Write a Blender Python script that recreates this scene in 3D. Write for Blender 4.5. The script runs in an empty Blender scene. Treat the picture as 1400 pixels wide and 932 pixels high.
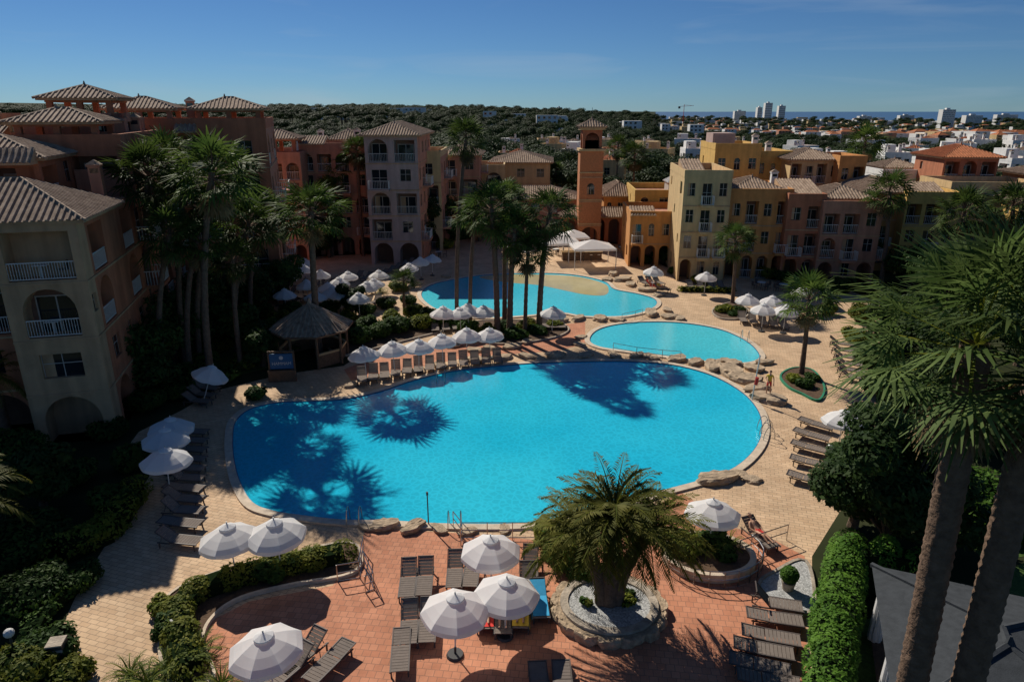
import bpy, math, random
import numpy as np
from mathutils import Vector, Matrix
random.seed(7); rng=np.random.default_rng(7)
H=18.0; F=933.0; PITCH=math.radians(18.6)
c_,s_=math.cos(PITCH),math.sin(PITCH)
# --- survey helpers: turn bearings taken from the camera station into world coordinates on a level plane
def P(px,py,z=0.0):
    u=(px-700)/F; v=(466-py)/F
    t=(z-H)/(-s_+v*c_)
    return (t*u, t*(c_+v*s_))
def ZAT(py,y):
    v=(466-py)/F; t=y/(c_+v*s_); return H+t*(-s_+v*c_)
def XAT(px,py,y):
    v=(466-py)/F; t=y/(c_+v*s_); return t*(px-700)/F
scene=bpy.context.scene
COL=scene.collection
# ---------------------------------------------------------------- materials
def newmat(name):
    m=bpy.data.materials.new(name); m.use_nodes=True
    nt=m.node_tree; b=nt.nodes['Principled BSDF']; return m,nt,b
def mat(name,col,rough=.8,var=.25,scale=3.0,bump=0.0,bscale=20,metal=0.0,col2=None,spec=0.3,stain=0.0):
    m,nt,b=newmat(name); N=nt.nodes; L=nt.links
    tc=N.new('ShaderNodeTexCoord')
    nz=N.new('ShaderNodeTexNoise'); nz.inputs['Scale'].default_value=scale; nz.inputs['Detail'].default_value=6
    nz.inputs['Roughness'].default_value=.65
    L.new(tc.outputs['Object'],nz.inputs['Vector'])
    cr=N.new('ShaderNodeValToRGB'); cr.color_ramp.elements[0].position=.3; cr.color_ramp.elements[1].position=.7
    a=[max(0,x*(1-var)) for x in col]; c2=col2 or [min(1,x*(1+var)) for x in col]
    cr.color_ramp.elements[0].color=(*a,1); cr.color_ramp.elements[1].color=(*c2,1)
    L.new(nz.outputs['Fac'],cr.inputs['Fac'])
    out=cr.outputs['Color']
    if stain>0:
        mp=N.new('ShaderNodeMapping'); mp.inputs['Scale'].default_value=(1.4,1.4,.15); L.new(tc.outputs['Object'],mp.inputs['Vector'])
        n3=N.new('ShaderNodeTexNoise'); n3.inputs['Scale'].default_value=1.2; n3.inputs['Detail'].default_value=5
        L.new(mp.outputs['Vector'],n3.inputs['Vector'])
        r3=N.new('ShaderNodeMapRange'); r3.inputs['From Min'].default_value=.35; r3.inputs['From Max'].default_value=.7
        r3.inputs['To Min'].default_value=1.0; r3.inputs['To Max'].default_value=1-stain
        L.new(n3.outputs['Fac'],r3.inputs['Value'])
        mx=N.new('ShaderNodeMix'); mx.data_type='RGBA'; mx.blend_type='MULTIPLY'; mx.inputs[0].default_value=1
        L.new(out,mx.inputs[6]); L.new(r3.outputs['Result'],mx.inputs[7]); out=mx.outputs[2]
    L.new(out,b.inputs['Base Color'])
    b.inputs['Roughness'].default_value=rough; b.inputs['Metallic'].default_value=metal
    b.inputs['Specular IOR Level'].default_value=spec
    if bump>0:
        n2=N.new('ShaderNodeTexNoise'); n2.inputs['Scale'].default_value=bscale; n2.inputs['Detail'].default_value=5
        L.new(tc.outputs['Object'],n2.inputs['Vector'])
        bp=N.new('ShaderNodeBump'); bp.inputs['Strength'].default_value=bump; bp.inputs['Distance'].default_value=.05
        L.new(n2.outputs['Fac'],bp.inputs['Height']); L.new(bp.outputs['Normal'],b.inputs['Normal'])
    return m
def leafmat(name,c1,c2,trans=.3,scale=1.5,rv=.3):
    m=bpy.data.materials.new(name); m.use_nodes=True; nt=m.node_tree; N=nt.nodes; L=nt.links
    N.clear(); o=N.new('ShaderNodeOutputMaterial')
    tc=N.new('ShaderNodeTexCoord'); nz=N.new('ShaderNodeTexNoise'); nz.inputs['Scale'].default_value=scale; nz.inputs['Detail'].default_value=4
    oi=N.new('ShaderNodeObjectInfo')
    L.new(tc.outputs['Object'],nz.inputs['Vector'])
    cr=N.new('ShaderNodeValToRGB'); cr.color_ramp.elements[0].position=.35; cr.color_ramp.elements[1].position=.68
    cr.color_ramp.elements[0].color=(*c1,1); cr.color_ramp.elements[1].color=(*c2,1); L.new(nz.outputs['Fac'],cr.inputs['Fac'])
    hv=N.new('ShaderNodeHueSaturation'); L.new(cr.outputs['Color'],hv.inputs['Color'])
    mr=N.new('ShaderNodeMapRange'); mr.inputs['To Min'].default_value=1-rv; mr.inputs['To Max'].default_value=1+rv
    L.new(oi.outputs['Random'],mr.inputs['Value']); L.new(mr.outputs['Result'],hv.inputs['Value'])
    pb=N.new('ShaderNodeBsdfPrincipled'); pb.inputs['Roughness'].default_value=.65; pb.inputs['Specular IOR Level'].default_value=.14
    tr=N.new('ShaderNodeBsdfTranslucent'); L.new(hv.outputs['Color'],pb.inputs['Base Color']); L.new(hv.outputs['Color'],tr.inputs['Color'])
    mx=N.new('ShaderNodeMixShader'); mx.inputs[0].default_value=trans
    L.new(pb.outputs[0],mx.inputs[1]); L.new(tr.outputs[0],mx.inputs[2]); L.new(mx.outputs[0],o.inputs['Surface'])
    return m
def pavemat(name,c1,c2,mortar,bw=.42,rh=.21,rot=0.3,patch=.25):
    m,nt,b=newmat(name); N=nt.nodes; L=nt.links
    tc=N.new('ShaderNodeTexCoord'); mp=N.new('ShaderNodeMapping'); mp.inputs['Rotation'].default_value=(0,0,rot)
    L.new(tc.outputs['Object'],mp.inputs['Vector'])
    br=N.new('ShaderNodeTexBrick'); br.inputs['Scale'].default_value=1; br.inputs['Brick Width'].default_value=bw
    br.inputs['Row Height'].default_value=rh; br.inputs['Mortar Size'].default_value=.012
    br.inputs['Color1'].default_value=(*c1,1); br.inputs['Color2'].default_value=(*c2,1); br.inputs['Mortar'].default_value=(*mortar,1)
    L.new(mp.outputs['Vector'],br.inputs['Vector'])
    nz=N.new('ShaderNodeTexNoise'); nz.inputs['Scale'].default_value=.5; nz.inputs['Detail'].default_value=8; nz.inputs['Roughness'].default_value=.7
    L.new(tc.outputs['Object'],nz.inputs['Vector'])
    mr=N.new('ShaderNodeMapRange'); mr.inputs['From Min'].default_value=.3; mr.inputs['From Max'].default_value=.7
    mr.inputs['To Min'].default_value=1-patch; mr.inputs['To Max'].default_value=1+patch; L.new(nz.outputs['Fac'],mr.inputs['Value'])
    mx=N.new('ShaderNodeMix'); mx.data_type='RGBA'; mx.blend_type='MULTIPLY'; mx.inputs[0].default_value=1
    L.new(br.outputs['Color'],mx.inputs[6]); L.new(mr.outputs['Result'],mx.inputs[7]); L.new(mx.outputs[2],b.inputs['Base Color'])
    bp=N.new('ShaderNodeBump'); bp.inputs['Strength'].default_value=.3; bp.inputs['Distance'].default_value=.01
    L.new(br.outputs['Fac'],bp.inputs['Height']); bp.invert=True; L.new(bp.outputs['Normal'],b.inputs['Normal'])
    b.inputs['Roughness'].default_value=.8; b.inputs['Specular IOR Level'].default_value=.15
    return m
def watermat(name,deep,shal,rip=.12):
    m,nt,b=newmat(name); N=nt.nodes; L=nt.links
    tc=N.new('ShaderNodeTexCoord')
    dz=N.new('ShaderNodeTexNoise'); dz.inputs['Scale'].default_value=.8; dz.inputs['Detail'].default_value=3
    L.new(tc.outputs['Object'],dz.inputs['Vector'])
    ad=N.new('ShaderNodeMix'); ad.data_type='VECTOR'; ad.inputs[0].default_value=.35
    L.new(tc.outputs['Object'],ad.inputs[4]); L.new(dz.outputs['Color'],ad.inputs[5])
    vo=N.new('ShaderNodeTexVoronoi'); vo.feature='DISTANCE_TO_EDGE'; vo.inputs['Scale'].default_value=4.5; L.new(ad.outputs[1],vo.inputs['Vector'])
    r1=N.new('ShaderNodeMapRange'); r1.inputs['From Max'].default_value=.18; r1.inputs['To Min'].default_value=1.14; r1.inputs['To Max'].default_value=.96  # bright caustic lines of the ripples painted into the water colour
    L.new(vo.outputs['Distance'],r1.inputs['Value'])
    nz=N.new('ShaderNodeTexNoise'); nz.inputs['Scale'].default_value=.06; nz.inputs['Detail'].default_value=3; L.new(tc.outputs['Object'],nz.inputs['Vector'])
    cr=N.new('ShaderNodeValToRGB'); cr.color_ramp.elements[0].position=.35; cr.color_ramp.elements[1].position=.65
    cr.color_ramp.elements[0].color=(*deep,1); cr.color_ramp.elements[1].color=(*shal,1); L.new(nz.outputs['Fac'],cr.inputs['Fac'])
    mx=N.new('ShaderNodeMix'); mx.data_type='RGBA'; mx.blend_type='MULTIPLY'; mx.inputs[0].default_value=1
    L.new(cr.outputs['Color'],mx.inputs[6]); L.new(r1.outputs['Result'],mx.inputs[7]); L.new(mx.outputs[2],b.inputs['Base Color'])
    b.inputs['Roughness'].default_value=.04; b.inputs['IOR'].default_value=1.33
    n2=N.new('ShaderNodeTexNoise'); n2.inputs['Scale'].default_value=4.5; n2.inputs['Detail'].default_value=4
    mp=N.new('ShaderNodeMapping'); mp.inputs['Scale'].default_value=(1,1.8,1); L.new(tc.outputs['Object'],mp.inputs['Vector']); L.new(mp.outputs['Vector'],n2.inputs['Vector'])
    bp=N.new('ShaderNodeBump'); bp.inputs['Strength'].default_value=rip; bp.inputs['Distance'].default_value=.15
    L.new(n2.outputs['Fac'],bp.inputs['Height']); L.new(bp.outputs['Normal'],b.inputs['Normal'])
    return m
M={}
M['terra']=mat('stucco_terracotta',(.46,.175,.09),.9,.12,1.2,.15,40,stain=.3)
M['pink']=mat('stucco_pink',(.50,.245,.155),.9,.12,1.2,.15,40,stain=.3)
M['bay']=mat('stucco_sand',(.50,.32,.18),.9,.1,1.2,.15,40,stain=.3)
M['cream']=mat('stucco_cream',(.62,.44,.22),.9,.1,1.2,.15,40,stain=.25)
M['yellow']=mat('stucco_yellow',(.64,.41,.12),.9,.1,1.2,.15,40,stain=.25)
M['orange']=mat('stucco_orange',(.60,.28,.09),.9,.12,1.2,.15,40,stain=.25)
M['mauve']=mat('stucco_mauve',(.46,.33,.29),.9,.1,1.2,.15,40,stain=.2)
M['white']=mat('stucco_white',(.76,.74,.70),.9,.06,1.0,.1,40,stain=.12)
M['brick']=mat('tower_brick',(.50,.2,.085),.9,.2,4,.3,30)
M['tile']=mat('roof_tiles',(.29,.19,.13),.85,.4,2.2,.3,14,col2=(.45,.34,.25),spec=.12)
M['tile2']=mat('roof_tiles_red',(.40,.15,.07),.85,.35,2.0,.3,14,spec=.12)
M['slate']=mat('grey_roof_felt',(.05,.055,.06),.9,.2,4,.2,30,spec=.1)
M['whitepaint']=mat('white_paint',(.62,.60,.56),.5,.05,5)
M['shadewall']=mat('shade_toned_recess_wall',(.20,.115,.08),.9,.15,2)  # darker wall colour paints in the shade at the back of recesses
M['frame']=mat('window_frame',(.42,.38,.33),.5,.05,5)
m,nt,b=newmat('window_glass'); b.inputs['Base Color'].default_value=(.015,.02,.025,1); b.inputs['Roughness'].default_value=.05; b.inputs['Specular IOR Level'].default_value=.7; M['glass']=m
M['pave']=pavemat('sand_paving',(.62,.435,.27),(.52,.35,.21),(.30,.21,.14))
M['terrapave']=pavemat('terracotta_paving',(.56,.25,.145),(.47,.195,.11),(.30,.155,.10),.3,.3,.12)
M['coping']=mat('pool_coping_stone',(.58,.47,.35),.8,.2,3,.3,20)
M['rock']=mat('sandstone_rock',(.40,.30,.20),.9,.45,1.6,.8,6)
M['rock2']=mat('planter_stone',(.38,.32,.25),.9,.4,2.5,.8,9)
M['gravel']=mat('white_gravel',(.42,.42,.40),.9,.6,14,1.0,30,col2=(.7,.7,.68))
M['soil']=mat('mulch_soil',(.10,.06,.035),.95,.4,4,.5,15)
M['lawn']=mat('lawn_grass',(.06,.11,.02),.95,.4,6,.5,60)
M['ground']=mat('ground_earth',(.02,.034,.013),.95,.5,.08,.0,1,col2=(.055,.06,.028),spec=.05)
M['trunk']=mat('palm_trunk_bark',(.15,.10,.07),.95,.35,5,.9,12,spec=.1)
M['bark']=mat('tree_bark',(.11,.075,.05),.95,.35,5,.8,12)
M['fan']=leafmat('fan_palm_leaf',(.038,.072,.015),(.105,.15,.03),.33)
M['fan2']=leafmat('fan_palm_leaf_near',(.06,.105,.025),(.15,.205,.06),.38)
M['dead']=leafmat('dry_palm_leaf',(.13,.085,.04),(.24,.17,.08),.2)
M['feather']=leafmat('date_palm_leaf',(.09,.105,.014),(.22,.205,.038),.35,1.2)
M['shrub']=leafmat('shrub_leaf',(.022,.055,.009),(.07,.125,.02),.28)
M['hedge']=leafmat('hedge_leaf',(.09,.125,.012),(.24,.24,.03),.36)
M['ivy']=leafmat('ivy_leaf',(.05,.125,.014),(.12,.235,.028),.33)
M['tree']=leafmat('tree_leaf',(.018,.044,.009),(.055,.098,.02),.25)
M['pine']=leafmat('pine_needles',(.016,.034,.009),(.046,.075,.018),.15)
M['core']=mat('foliage_shadow_core',(.010,.018,.007),1,.2,3,spec=0)  # near-black filler solid: shade inside the foliage put into its colour
M['steel']=mat('steel_rail',(.45,.45,.44),.3,.05,5,metal=1)
M['dark']=mat('dark_metal',(.05,.05,.05),.5,.1,5)
M['taupe']=mat('lounger_textile',(.20,.165,.14),.85,.12,6,spec=.12)
M['taupef']=mat('lounger_frame',(.10,.08,.07),.6,.1,6)
M['wood']=mat('brown_wood',(.14,.085,.05),.8,.3,6,.3,25)
M['canvas']=leafmat('umbrella_canvas',(.83,.82,.81),(.88,.87,.86),.38,1.0,.03)
M['skin']=mat('skin',(.50,.28,.18),.6,.05,5)
M['hair']=mat('hair',(.05,.03,.02),.7,.2,20)
M['redcl']=mat('red_cloth',(.6,.05,.04),.9,.1,6); M['yelcl']=mat('yellow_cloth',(.75,.5,.06),.9,.1,6)
M['bluecl']=mat('blue_cloth',(.05,.35,.6),.9,.1,6); M['blkcl']=mat('dark_cloth',(.03,.03,.05),.9,.1,6)
M['bluesign']=mat('blue_sign',(.03,.12,.25),.5,.1,6)
M['water']=watermat('pool_water',(.010,.41,.60),(.035,.53,.68))
M['water2']=watermat('pool_water_shallow',(.045,.48,.60),(.09,.58,.66),.1)
M['sandw']=mat('pool_beach_shallows',(.44,.38,.19),.15,.12,.8,.1,4)
M['kgreen']=mat('green_kerb',(.03,.22,.12),.6,.1,4)
m,nt,b=newmat('sea_water'); b.inputs['Base Color'].default_value=(.02,.09,.20,1); b.inputs['Roughness'].default_value=.6; M['sea']=m
# ---------------------------------------------------------------- mesh tools
def npmesh(name,verts,faces,mats,midx=None,smooth=False):
    me=bpy.data.meshes.new(name); me.from_pydata([tuple(v) for v in verts],[],[tuple(f) for f in faces])
    for mm in mats: me.materials.append(mm)
    if midx is not None: me.polygons.foreach_set('material_index',np.array(midx,dtype=np.int32))
    if smooth: me.polygons.foreach_set('use_smooth',np.ones(len(me.polygons),dtype=bool))
    me.update(); return me
def quadmesh(name,V,mats,midx=None):
    n=len(V)//4; me=bpy.data.meshes.new(name)
    me.vertices.add(n*4); me.vertices.foreach_set('co',np.asarray(V,dtype=np.float32).ravel())
    me.loops.add(n*4); me.loops.foreach_set('vertex_index',np.arange(n*4,dtype=np.int32))
    me.polygons.add(n); me.polygons.foreach_set('loop_start',np.arange(0,n*4,4,dtype=np.int32))
    for mm in mats: me.materials.append(mm)
    if midx is not None: me.polygons.foreach_set('material_index',np.asarray(midx,dtype=np.int32))
    me.update(calc_edges=True); return me
def obj(name,me,parent=None,loc=(0,0,0),rot=(0,0,0),scale=(1,1,1)):
    o=bpy.data.objects.new(name,me); COL.objects.link(o); o.location=loc; o.rotation_euler=rot; o.scale=scale
    if parent: o.parent=parent
    return o
def empty(name,loc=(0,0,0),rz=0,scale=1):
    o=bpy.data.objects.new(name,None); COL.objects.link(o); o.location=loc; o.rotation_euler=(0,0,rz); o.scale=(scale,)*3
    o.empty_display_size=.2; return o
class B:
    def __init__(s): s.p={}
    def g(s,k): return s.p.setdefault(k,[[],[]])
    def poly(s,k,pts):
        v,f=s.g(k); n=len(v); v.extend([tuple(q) for q in pts]); f.append(tuple(range(n,n+len(pts))))
    def box(s,k,x0,y0,z0,x1,y1,z1):
        v,f=s.g(k); n=len(v)
        v.extend([(x0,y0,z0),(x1,y0,z0),(x1,y1,z0),(x0,y1,z0),(x0,y0,z1),(x1,y0,z1),(x1,y1,z1),(x0,y1,z1)])
        for q in ((0,3,2,1),(4,5,6,7),(0,1,5,4),(1,2,6,5),(2,3,7,6),(3,0,4,7)): f.append(tuple(n+i for i in q))
    def beam(s,k,a,b,r,n=6,r2=None):
        a=Vector(a); b=Vector(b); d=b-a
        if d.length<1e-6: return
        d.normalize(); u=d.orthogonal().normalized(); w=d.cross(u); r2=r if r2 is None else r2
        v,f=s.g(k); m=len(v)
        for (p,rr) in ((a,r),(b,r2)):
            for i in range(n):
                t=2*math.pi*i/n; v.append(tuple(p+(u*math.cos(t)+w*math.sin(t))*rr))
        for i in range(n):
            j=(i+1)%n; f.append((m+i,m+j,m+n+j,m+n+i))
        f.append(tuple(m+i for i in range(n-1,-1,-1))); f.append(tuple(m+n+i for i in range(n)))
    def finish(s,name,loc=(0,0,0),rz=0,mats=None,single=False):
        ks=list(s.p)
        if single or len(ks)==1:
            V=[];Fc=[];mi=[];ml=[]
            for i,k in enumerate(ks):
                n=len(V); V+=s.p[k][0]; Fc+=[tuple(n+q for q in f) for f in s.p[k][1]]; mi+=[i]*len(s.p[k][1]); ml.append(M[k.split(':')[1]])
            return obj(name,npmesh(name,V,Fc,ml,mi),None,loc,(0,0,rz))
        e=empty(name,loc,rz)
        for k in ks:
            pn,mn=k.split(':'); obj(pn,npmesh(pn,s.p[k][0],s.p[k][1],[M[mn]]),e)
        return e
    def mesh(s,name):
        V=[];Fc=[];mi=[];ml=[]
        for i,k in enumerate(s.p):
            n=len(V); V+=s.p[k][0]; Fc+=[tuple(n+q for q in f) for f in s.p[k][1]]; mi+=[i]*len(s.p[k][1]); ml.append(M[k.split(':')[1]])
        return npmesh(name,V,Fc,ml,mi)
# ---------------------------------------------------------------- terrain
def S(a,b,x):
    t=max(0,min(1,(x-a)/(b-a))); return t*t*(3-2*t)
def terr(x,y):
    if y<125: return 0.0
    q=x/max(y,1)
    z=-26*S(140,1300,y)*(0.15+.85*S(-.05,.4,q))
    z+=-35*S(3300,4200,y)*S(.16,.26,q)
    z+=75*S(2200,5200,y)*(1-S(-.06,.16,q))*(.6+.25*math.sin(x*.0011)+.15*math.sin(x*.0031+1))
    z+=9*S(250,600,y)*(1-S(-.25,.15,q))
    return z
ys=[-60,-20,0,30,60,90,125]
y=125
while y<46000: y*=1.09; ys.append(y)
nx=90; V=[];Fc=[]
for yy in ys:
    w=max(170,1.7*yy)
    for i in range(nx+1):
        xx=(i/nx*2-1)*w; V.append((xx,yy,terr(xx,yy)))
for j in range(len(ys)-1):
    for i in range(nx):
        a=j*(nx+1)+i; Fc.append((a,a+1,a+nx+2,a+nx+1))
obj('ground',npmesh('ground',V,Fc,[M['ground']],smooth=True))
b=B(); b.poly('s:sea',[(200,3000,-29),(70000,3000,-29),(70000,46000,-29),(200,46000,-29)]); b.finish('sea')
# ---------------------------------------------------------------- flat sheets
def smooth_closed(pts,n=6):
    out=[]; L=len(pts)
    for i in range(L):
        p0,p1,p2,p3=[np.array(pts[(i+k-1)%L]) for k in range(4)]
        for j in range(n):
            t=j/n
            out.append(tuple(.5*((2*p1)+(-p0+p2)*t+(2*p0-5*p1+4*p2-p3)*t*t+(-p0+3*p1-3*p2+p3)*t**3)))
    return out
def area(p):
    return .5*sum(p[i][0]*p[(i+1)%len(p)][1]-p[(i+1)%len(p)][0]*p[i][1] for i in range(len(p)))
def ccw(p): return p if area(p)>0 else p[::-1]
def offset(p,d):
    n=len(p); out=[]
    for i in range(n):
        a=np.array(p[i-1]); c=np.array(p[(i+1)%n]); t=c-a; t=t/(np.linalg.norm(t)+1e-9)
        out.append((p[i][0]+t[1]*d,p[i][1]-t[0]*d))
    return out
def W(px): return [P(*q) for q in px]
from mathutils.geometry import tessellate_polygon
def sheet(name,pts,z,m,thick=0):
    b=B(); pts=ccw(pts)
    tri=tessellate_polygon([[Vector((x,y,0)) for x,y in pts]])
    V=[(x,y,z) for x,y in pts]; Fs=[]
    for t in tri:
        a,bb,cc=[V[i] for i in t]
        if (bb[0]-a[0])*(cc[1]-a[1])-(cc[0]-a[0])*(bb[1]-a[1])<0: t=(t[0],t[2],t[1])
        Fs.append(tuple(t))
    return obj(name,npmesh(name,V,Fs,[M[m]]))
def band(name,inner,wd,z,m,z0=0):
    inner=ccw(inner); outer=offset(inner,wd); n=len(inner)
    V=[(x,y,z0) for x,y in inner]+[(x,y,z) for x,y in inner]+[(x,y,z) for x,y in outer]+[(x,y,z0) for x,y in outer]
    Fs=[]
    for i in range(n):
        j=(i+1)%n
        for k in range(3): Fs.append((k*n+i,k*n+j,(k+1)*n+j,(k+1)*n+i)[::-1])
    return obj(name,npmesh(name,V,Fs,[M[m]]))
pave=[(40,1000),(75,880),(110,800),(160,720),(205,650),(175,610),(190,590),(250,560),(290,535),(385,512),(470,500),(500,480),(480,455),(420,440),(350,415),(330,385),(400,352),(560,345),(600,330),(700,322),(860,335),(910,365),(1000,376),(1150,392),(1215,420),(1215,560),(1150,600),(1160,680),(1110,760),(1110,1000)]
sheet('paved_terrace',W(pave),.004,'pave')
terra=[(270,1000),(250,900),(285,850),(340,822),(455,800),(492,745),(500,722),(620,728),(735,738),(760,720),(900,690),(930,672),(1000,720),(1055,736),(1100,760),(1105,1000)]
sheet('terracotta_terrace',W(terra),.008,'terrapave')
sheet('terracotta_walk',W([(640,488),(760,480),(800,470),(800,440),(760,445),(700,462),(560,470),(470,505),(480,520),(560,505)]),.008,'terrapave')
main_px=[(318,602),(322,577),(342,560),(380,551),(430,549),(475,546),(520,536),(565,521),(620,508),(680,501),(740,497),(800,495),(860,495),(920,500),(970,513),(1010,534),(1034,558),(1042,584),(1034,612),(1005,640),(960,657),(905,672),(860,686),(800,701),(745,713),(690,718),(600,717),(530,713),(470,712),(420,707),(375,700),(345,688),(328,660),(320,630)]
mid_px=[(806,466),(815,453),(840,445),(880,441),(930,442),(980,450),(1015,464),(1034,479),(1037,491),(1015,497),(970,495),(920,489),(860,481),(820,475)]
top_px=[(576,402),(590,390),(625,382),(660,377),(720,374),(780,376),(825,385),(840,396),(870,402),(894,409),(897,418),(880,427),(850,433),(800,433),(765,428),(720,432),(660,435),(610,428),(585,416)]
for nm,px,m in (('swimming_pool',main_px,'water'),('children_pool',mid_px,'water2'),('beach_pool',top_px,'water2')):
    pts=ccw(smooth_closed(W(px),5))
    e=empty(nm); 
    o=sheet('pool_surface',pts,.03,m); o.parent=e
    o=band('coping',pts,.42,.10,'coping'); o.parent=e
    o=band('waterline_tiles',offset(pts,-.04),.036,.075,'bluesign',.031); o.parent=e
    if nm=='beach_pool':
        o=sheet('sand_shallows',smooth_closed(W([(655,379),(700,375.5),(780,377.5),(823,387),(832,396),(826,404),(800,403),(770,397),(735,390),(690,386)]),4),.036,'sandw'); o.parent=e
# ---------------------------------------------------------------- vegetation tools
def leafcloud(blobs,n,size,flat=.0,fill=.55,up=.5):
    bl=np.array(blobs,float); rad=bl[:,3:6].mean(1)**2; pr=rad/rad.sum()
    idx=rng.choice(len(bl),n,p=pr)
    d=rng.normal(size=(n,3)); d/=np.linalg.norm(d,axis=1)[:,None]
    r=(fill+(1-fill)*rng.random(n)**.6)[:,None]
    c=bl[idx,:3]+d*r*bl[idx,3:6]
    nn=d+rng.normal(size=(n,3))*.5; nn[:,2]+=up; nn/=np.linalg.norm(nn,axis=1)[:,None]
    t=np.cross(nn,rng.normal(size=(n,3))); t/=np.linalg.norm(t,axis=1)[:,None]
    w=np.cross(nn,t); s=size*(.5+.9*rng.random(n))[:,None]
    V=np.stack([c-t*s,c+w*s*.5-nn*s*.12,c+t*s,c-w*s*.5-nn*s*.12],1)
    return V.reshape(-1,3)
def ico(name,blobs,m,seed=0):
    import bmesh
    bm=bmesh.new()
    for q in blobs:
        mt=Matrix.Translation(q[:3])@Matrix.Diagonal((q[3],q[4],q[5],1))
        bmesh.ops.create_icosphere(bm,subdivisions=2,radius=1,matrix=mt)
    me=bpy.data.meshes.new(name); bm.to_mesh(me); bm.free(); me.materials.append(m); return me
def shrub(name,x,y,r,h,m='shrub',n=None,size=None,z=0):
    dist=math.hypot(x,y); size=size or (.085 if dist<32 else .12)
    bl=[(0,0,h*.5,r*.75,r*.75,h*.5)]
    for i in range(6):
        a=random.random()*6.28; bl.append((math.cos(a)*r*.5,math.sin(a)*r*.5,h*(.35+.4*random.random()),r*.45,r*.45,h*.35))
    n=n or int((1700 if dist<32 else 900)*r*h+400)
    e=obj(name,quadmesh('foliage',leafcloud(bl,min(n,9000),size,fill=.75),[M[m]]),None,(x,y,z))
    co=obj('dark_shade_core',ico('inner',[(q[0],q[1],q[2],q[3]*.72,q[4]*.72,q[5]*.72) for q in bl],M['core']),e)
    return e
def hedge(name,pts,wd,h,m='hedge',size=.11,dens=170):
    Vs=[]; b=B()
    for i in range(len(pts)-1):
        a=np.array(pts[i]); c=np.array(pts[i+1]); d=c-a; L=np.linalg.norm(d); d/=L; nrm=np.array([-d[1],d[0]])
        k=max(1,int(L/.7)); 
        bl=[]
        for j in range(k+1):
            q=a+d*L*j/k+nrm*random.uniform(-.08,.08); bl.append((q[0],q[1],h*.5,wd*.55*random.uniform(.9,1.15),wd*.55*random.uniform(.9,1.15),h*.56*random.uniform(.92,1.12)))
        Vs.append(leafcloud(bl,int(dens*L*(wd+h)),size,fill=.86,up=.8))
        qq=[a+nrm*wd*.34,a-nrm*wd*.34,c-nrm*wd*.34,c+nrm*wd*.34]
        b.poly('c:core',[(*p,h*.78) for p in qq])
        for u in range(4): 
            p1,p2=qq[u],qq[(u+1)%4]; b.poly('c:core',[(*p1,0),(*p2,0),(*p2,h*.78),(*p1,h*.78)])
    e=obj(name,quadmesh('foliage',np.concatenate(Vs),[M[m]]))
    co=b.finish('dark_shade_core'); co.parent=e
    return e
def tree(name,x,y,h,r,m='tree',n=7000,size=.16,z=0,trunkh=.4):
    e=empty(name,(x,y,z)); b=B(); bl=[]
    b.beam('t:bark',(0,0,0),(.1,0,h*trunkh),.2+h*.012,8,.14+h*.008)
    for i in range(13):
        a=i*2.4; rr=r*(.25+.5*random.random()); zz=h*(trunkh+.1)+ (h*(1-trunkh)-.2)*random.random()*.8
        k=r*(.36+.2*random.random())
        bl.append((math.cos(a)*rr,math.sin(a)*rr,zz,k,k,k*.75))
        b.beam('t:bark',(.1,0,h*trunkh-.1),(math.cos(a)*rr,math.sin(a)*rr,zz),.1,5,.03)
    o=b.finish('trunk_and_limbs'); o.parent=e
    obj('foliage',quadmesh('foliage',leafcloud(bl,n,size,fill=.6),[M[m]]),e)
    return e
def fan_leaf(L,R,nseg=16,droop=.25,wf=1.0):
    V=[];K=[]
    w=.03
    V+= [(0,-w,0),(L,-w*.6,-.02),(L,w*.6,-.02),(0,w,0)]; K.append(0)
    span=math.radians(118)
    for i in range(nseg):
        t=-span+2*span*(i+.5)/nseg; rr=R*(1-.22*abs(t/span))*random.uniform(.88,1.08)
        hw=span/nseg*wf
        dz=-.10*R*abs(math.sin(t))
        def pt(ang,rad,z): return (L+math.cos(ang)*rad,math.sin(ang)*rad,z)
        mid=.5*rr
        zf=.03*R*(1 if i%2 else -1); dr=droop*R*random.uniform(.4,1.5)
        V+=[pt(t,0,-.02),pt(t-hw,mid,dz+zf),pt(t,mid*1.05,dz-zf*.5),pt(t+hw,mid,dz+zf)]; K.append(1)
        V+=[pt(t-hw*.95,mid,dz+zf),pt(t-hw*.07,rr,dz-dr),pt(t+hw*.07,rr*.99,dz-dr),pt(t+hw*.95,mid,dz+zf)]; K.append(1)
    return np.array(V,float),K
def fan_crown(name,nl,L,R,mleaf,nseg=16,skirt=14,seed=1,wf=.95):
    random.seed(seed); Vs=[];Ks=[]
    for i in range(nl+skirt):
        dead=i>=nl
        f=min(1,i/nl)
        el=math.radians(84-112*f**.85+random.uniform(-9,9)) if not dead else math.radians(random.uniform(-84,-55))
        az=i*2.39996+random.uniform(-.25,.25)
        sc=random.uniform(.82,1.12)*(.7 if dead else 1)*(.75+.25*min(1,f*3))
        v,k=fan_leaf(L*sc,R*sc,nseg,.2 if not dead else .1,wf)
        roll=random.uniform(-.5,.5)
        mt=Matrix.Rotation(az,3,'Z')@Matrix.Rotation(-el,3,'Y')@Matrix.Rotation(roll,3,'X')
        v=v@np.array(mt).T; v[:,2]+= -.35*f if not dead else -.45
        rad=np.hypot(v[:,0],v[:,1]); v[:,2]-=.06*rad**2/(L+R)*(1 if not dead else 0)
        Vs.append(v); Ks+= [ (2 if dead else (0 if kk==0 else 1)) for kk in k]
    me=quadmesh(name,np.concatenate(Vs),[M['hedge'] if mleaf=='fan2' else M['trunk'],M[mleaf],M['dead']],Ks); random.seed(seed+50)
    return me
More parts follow.
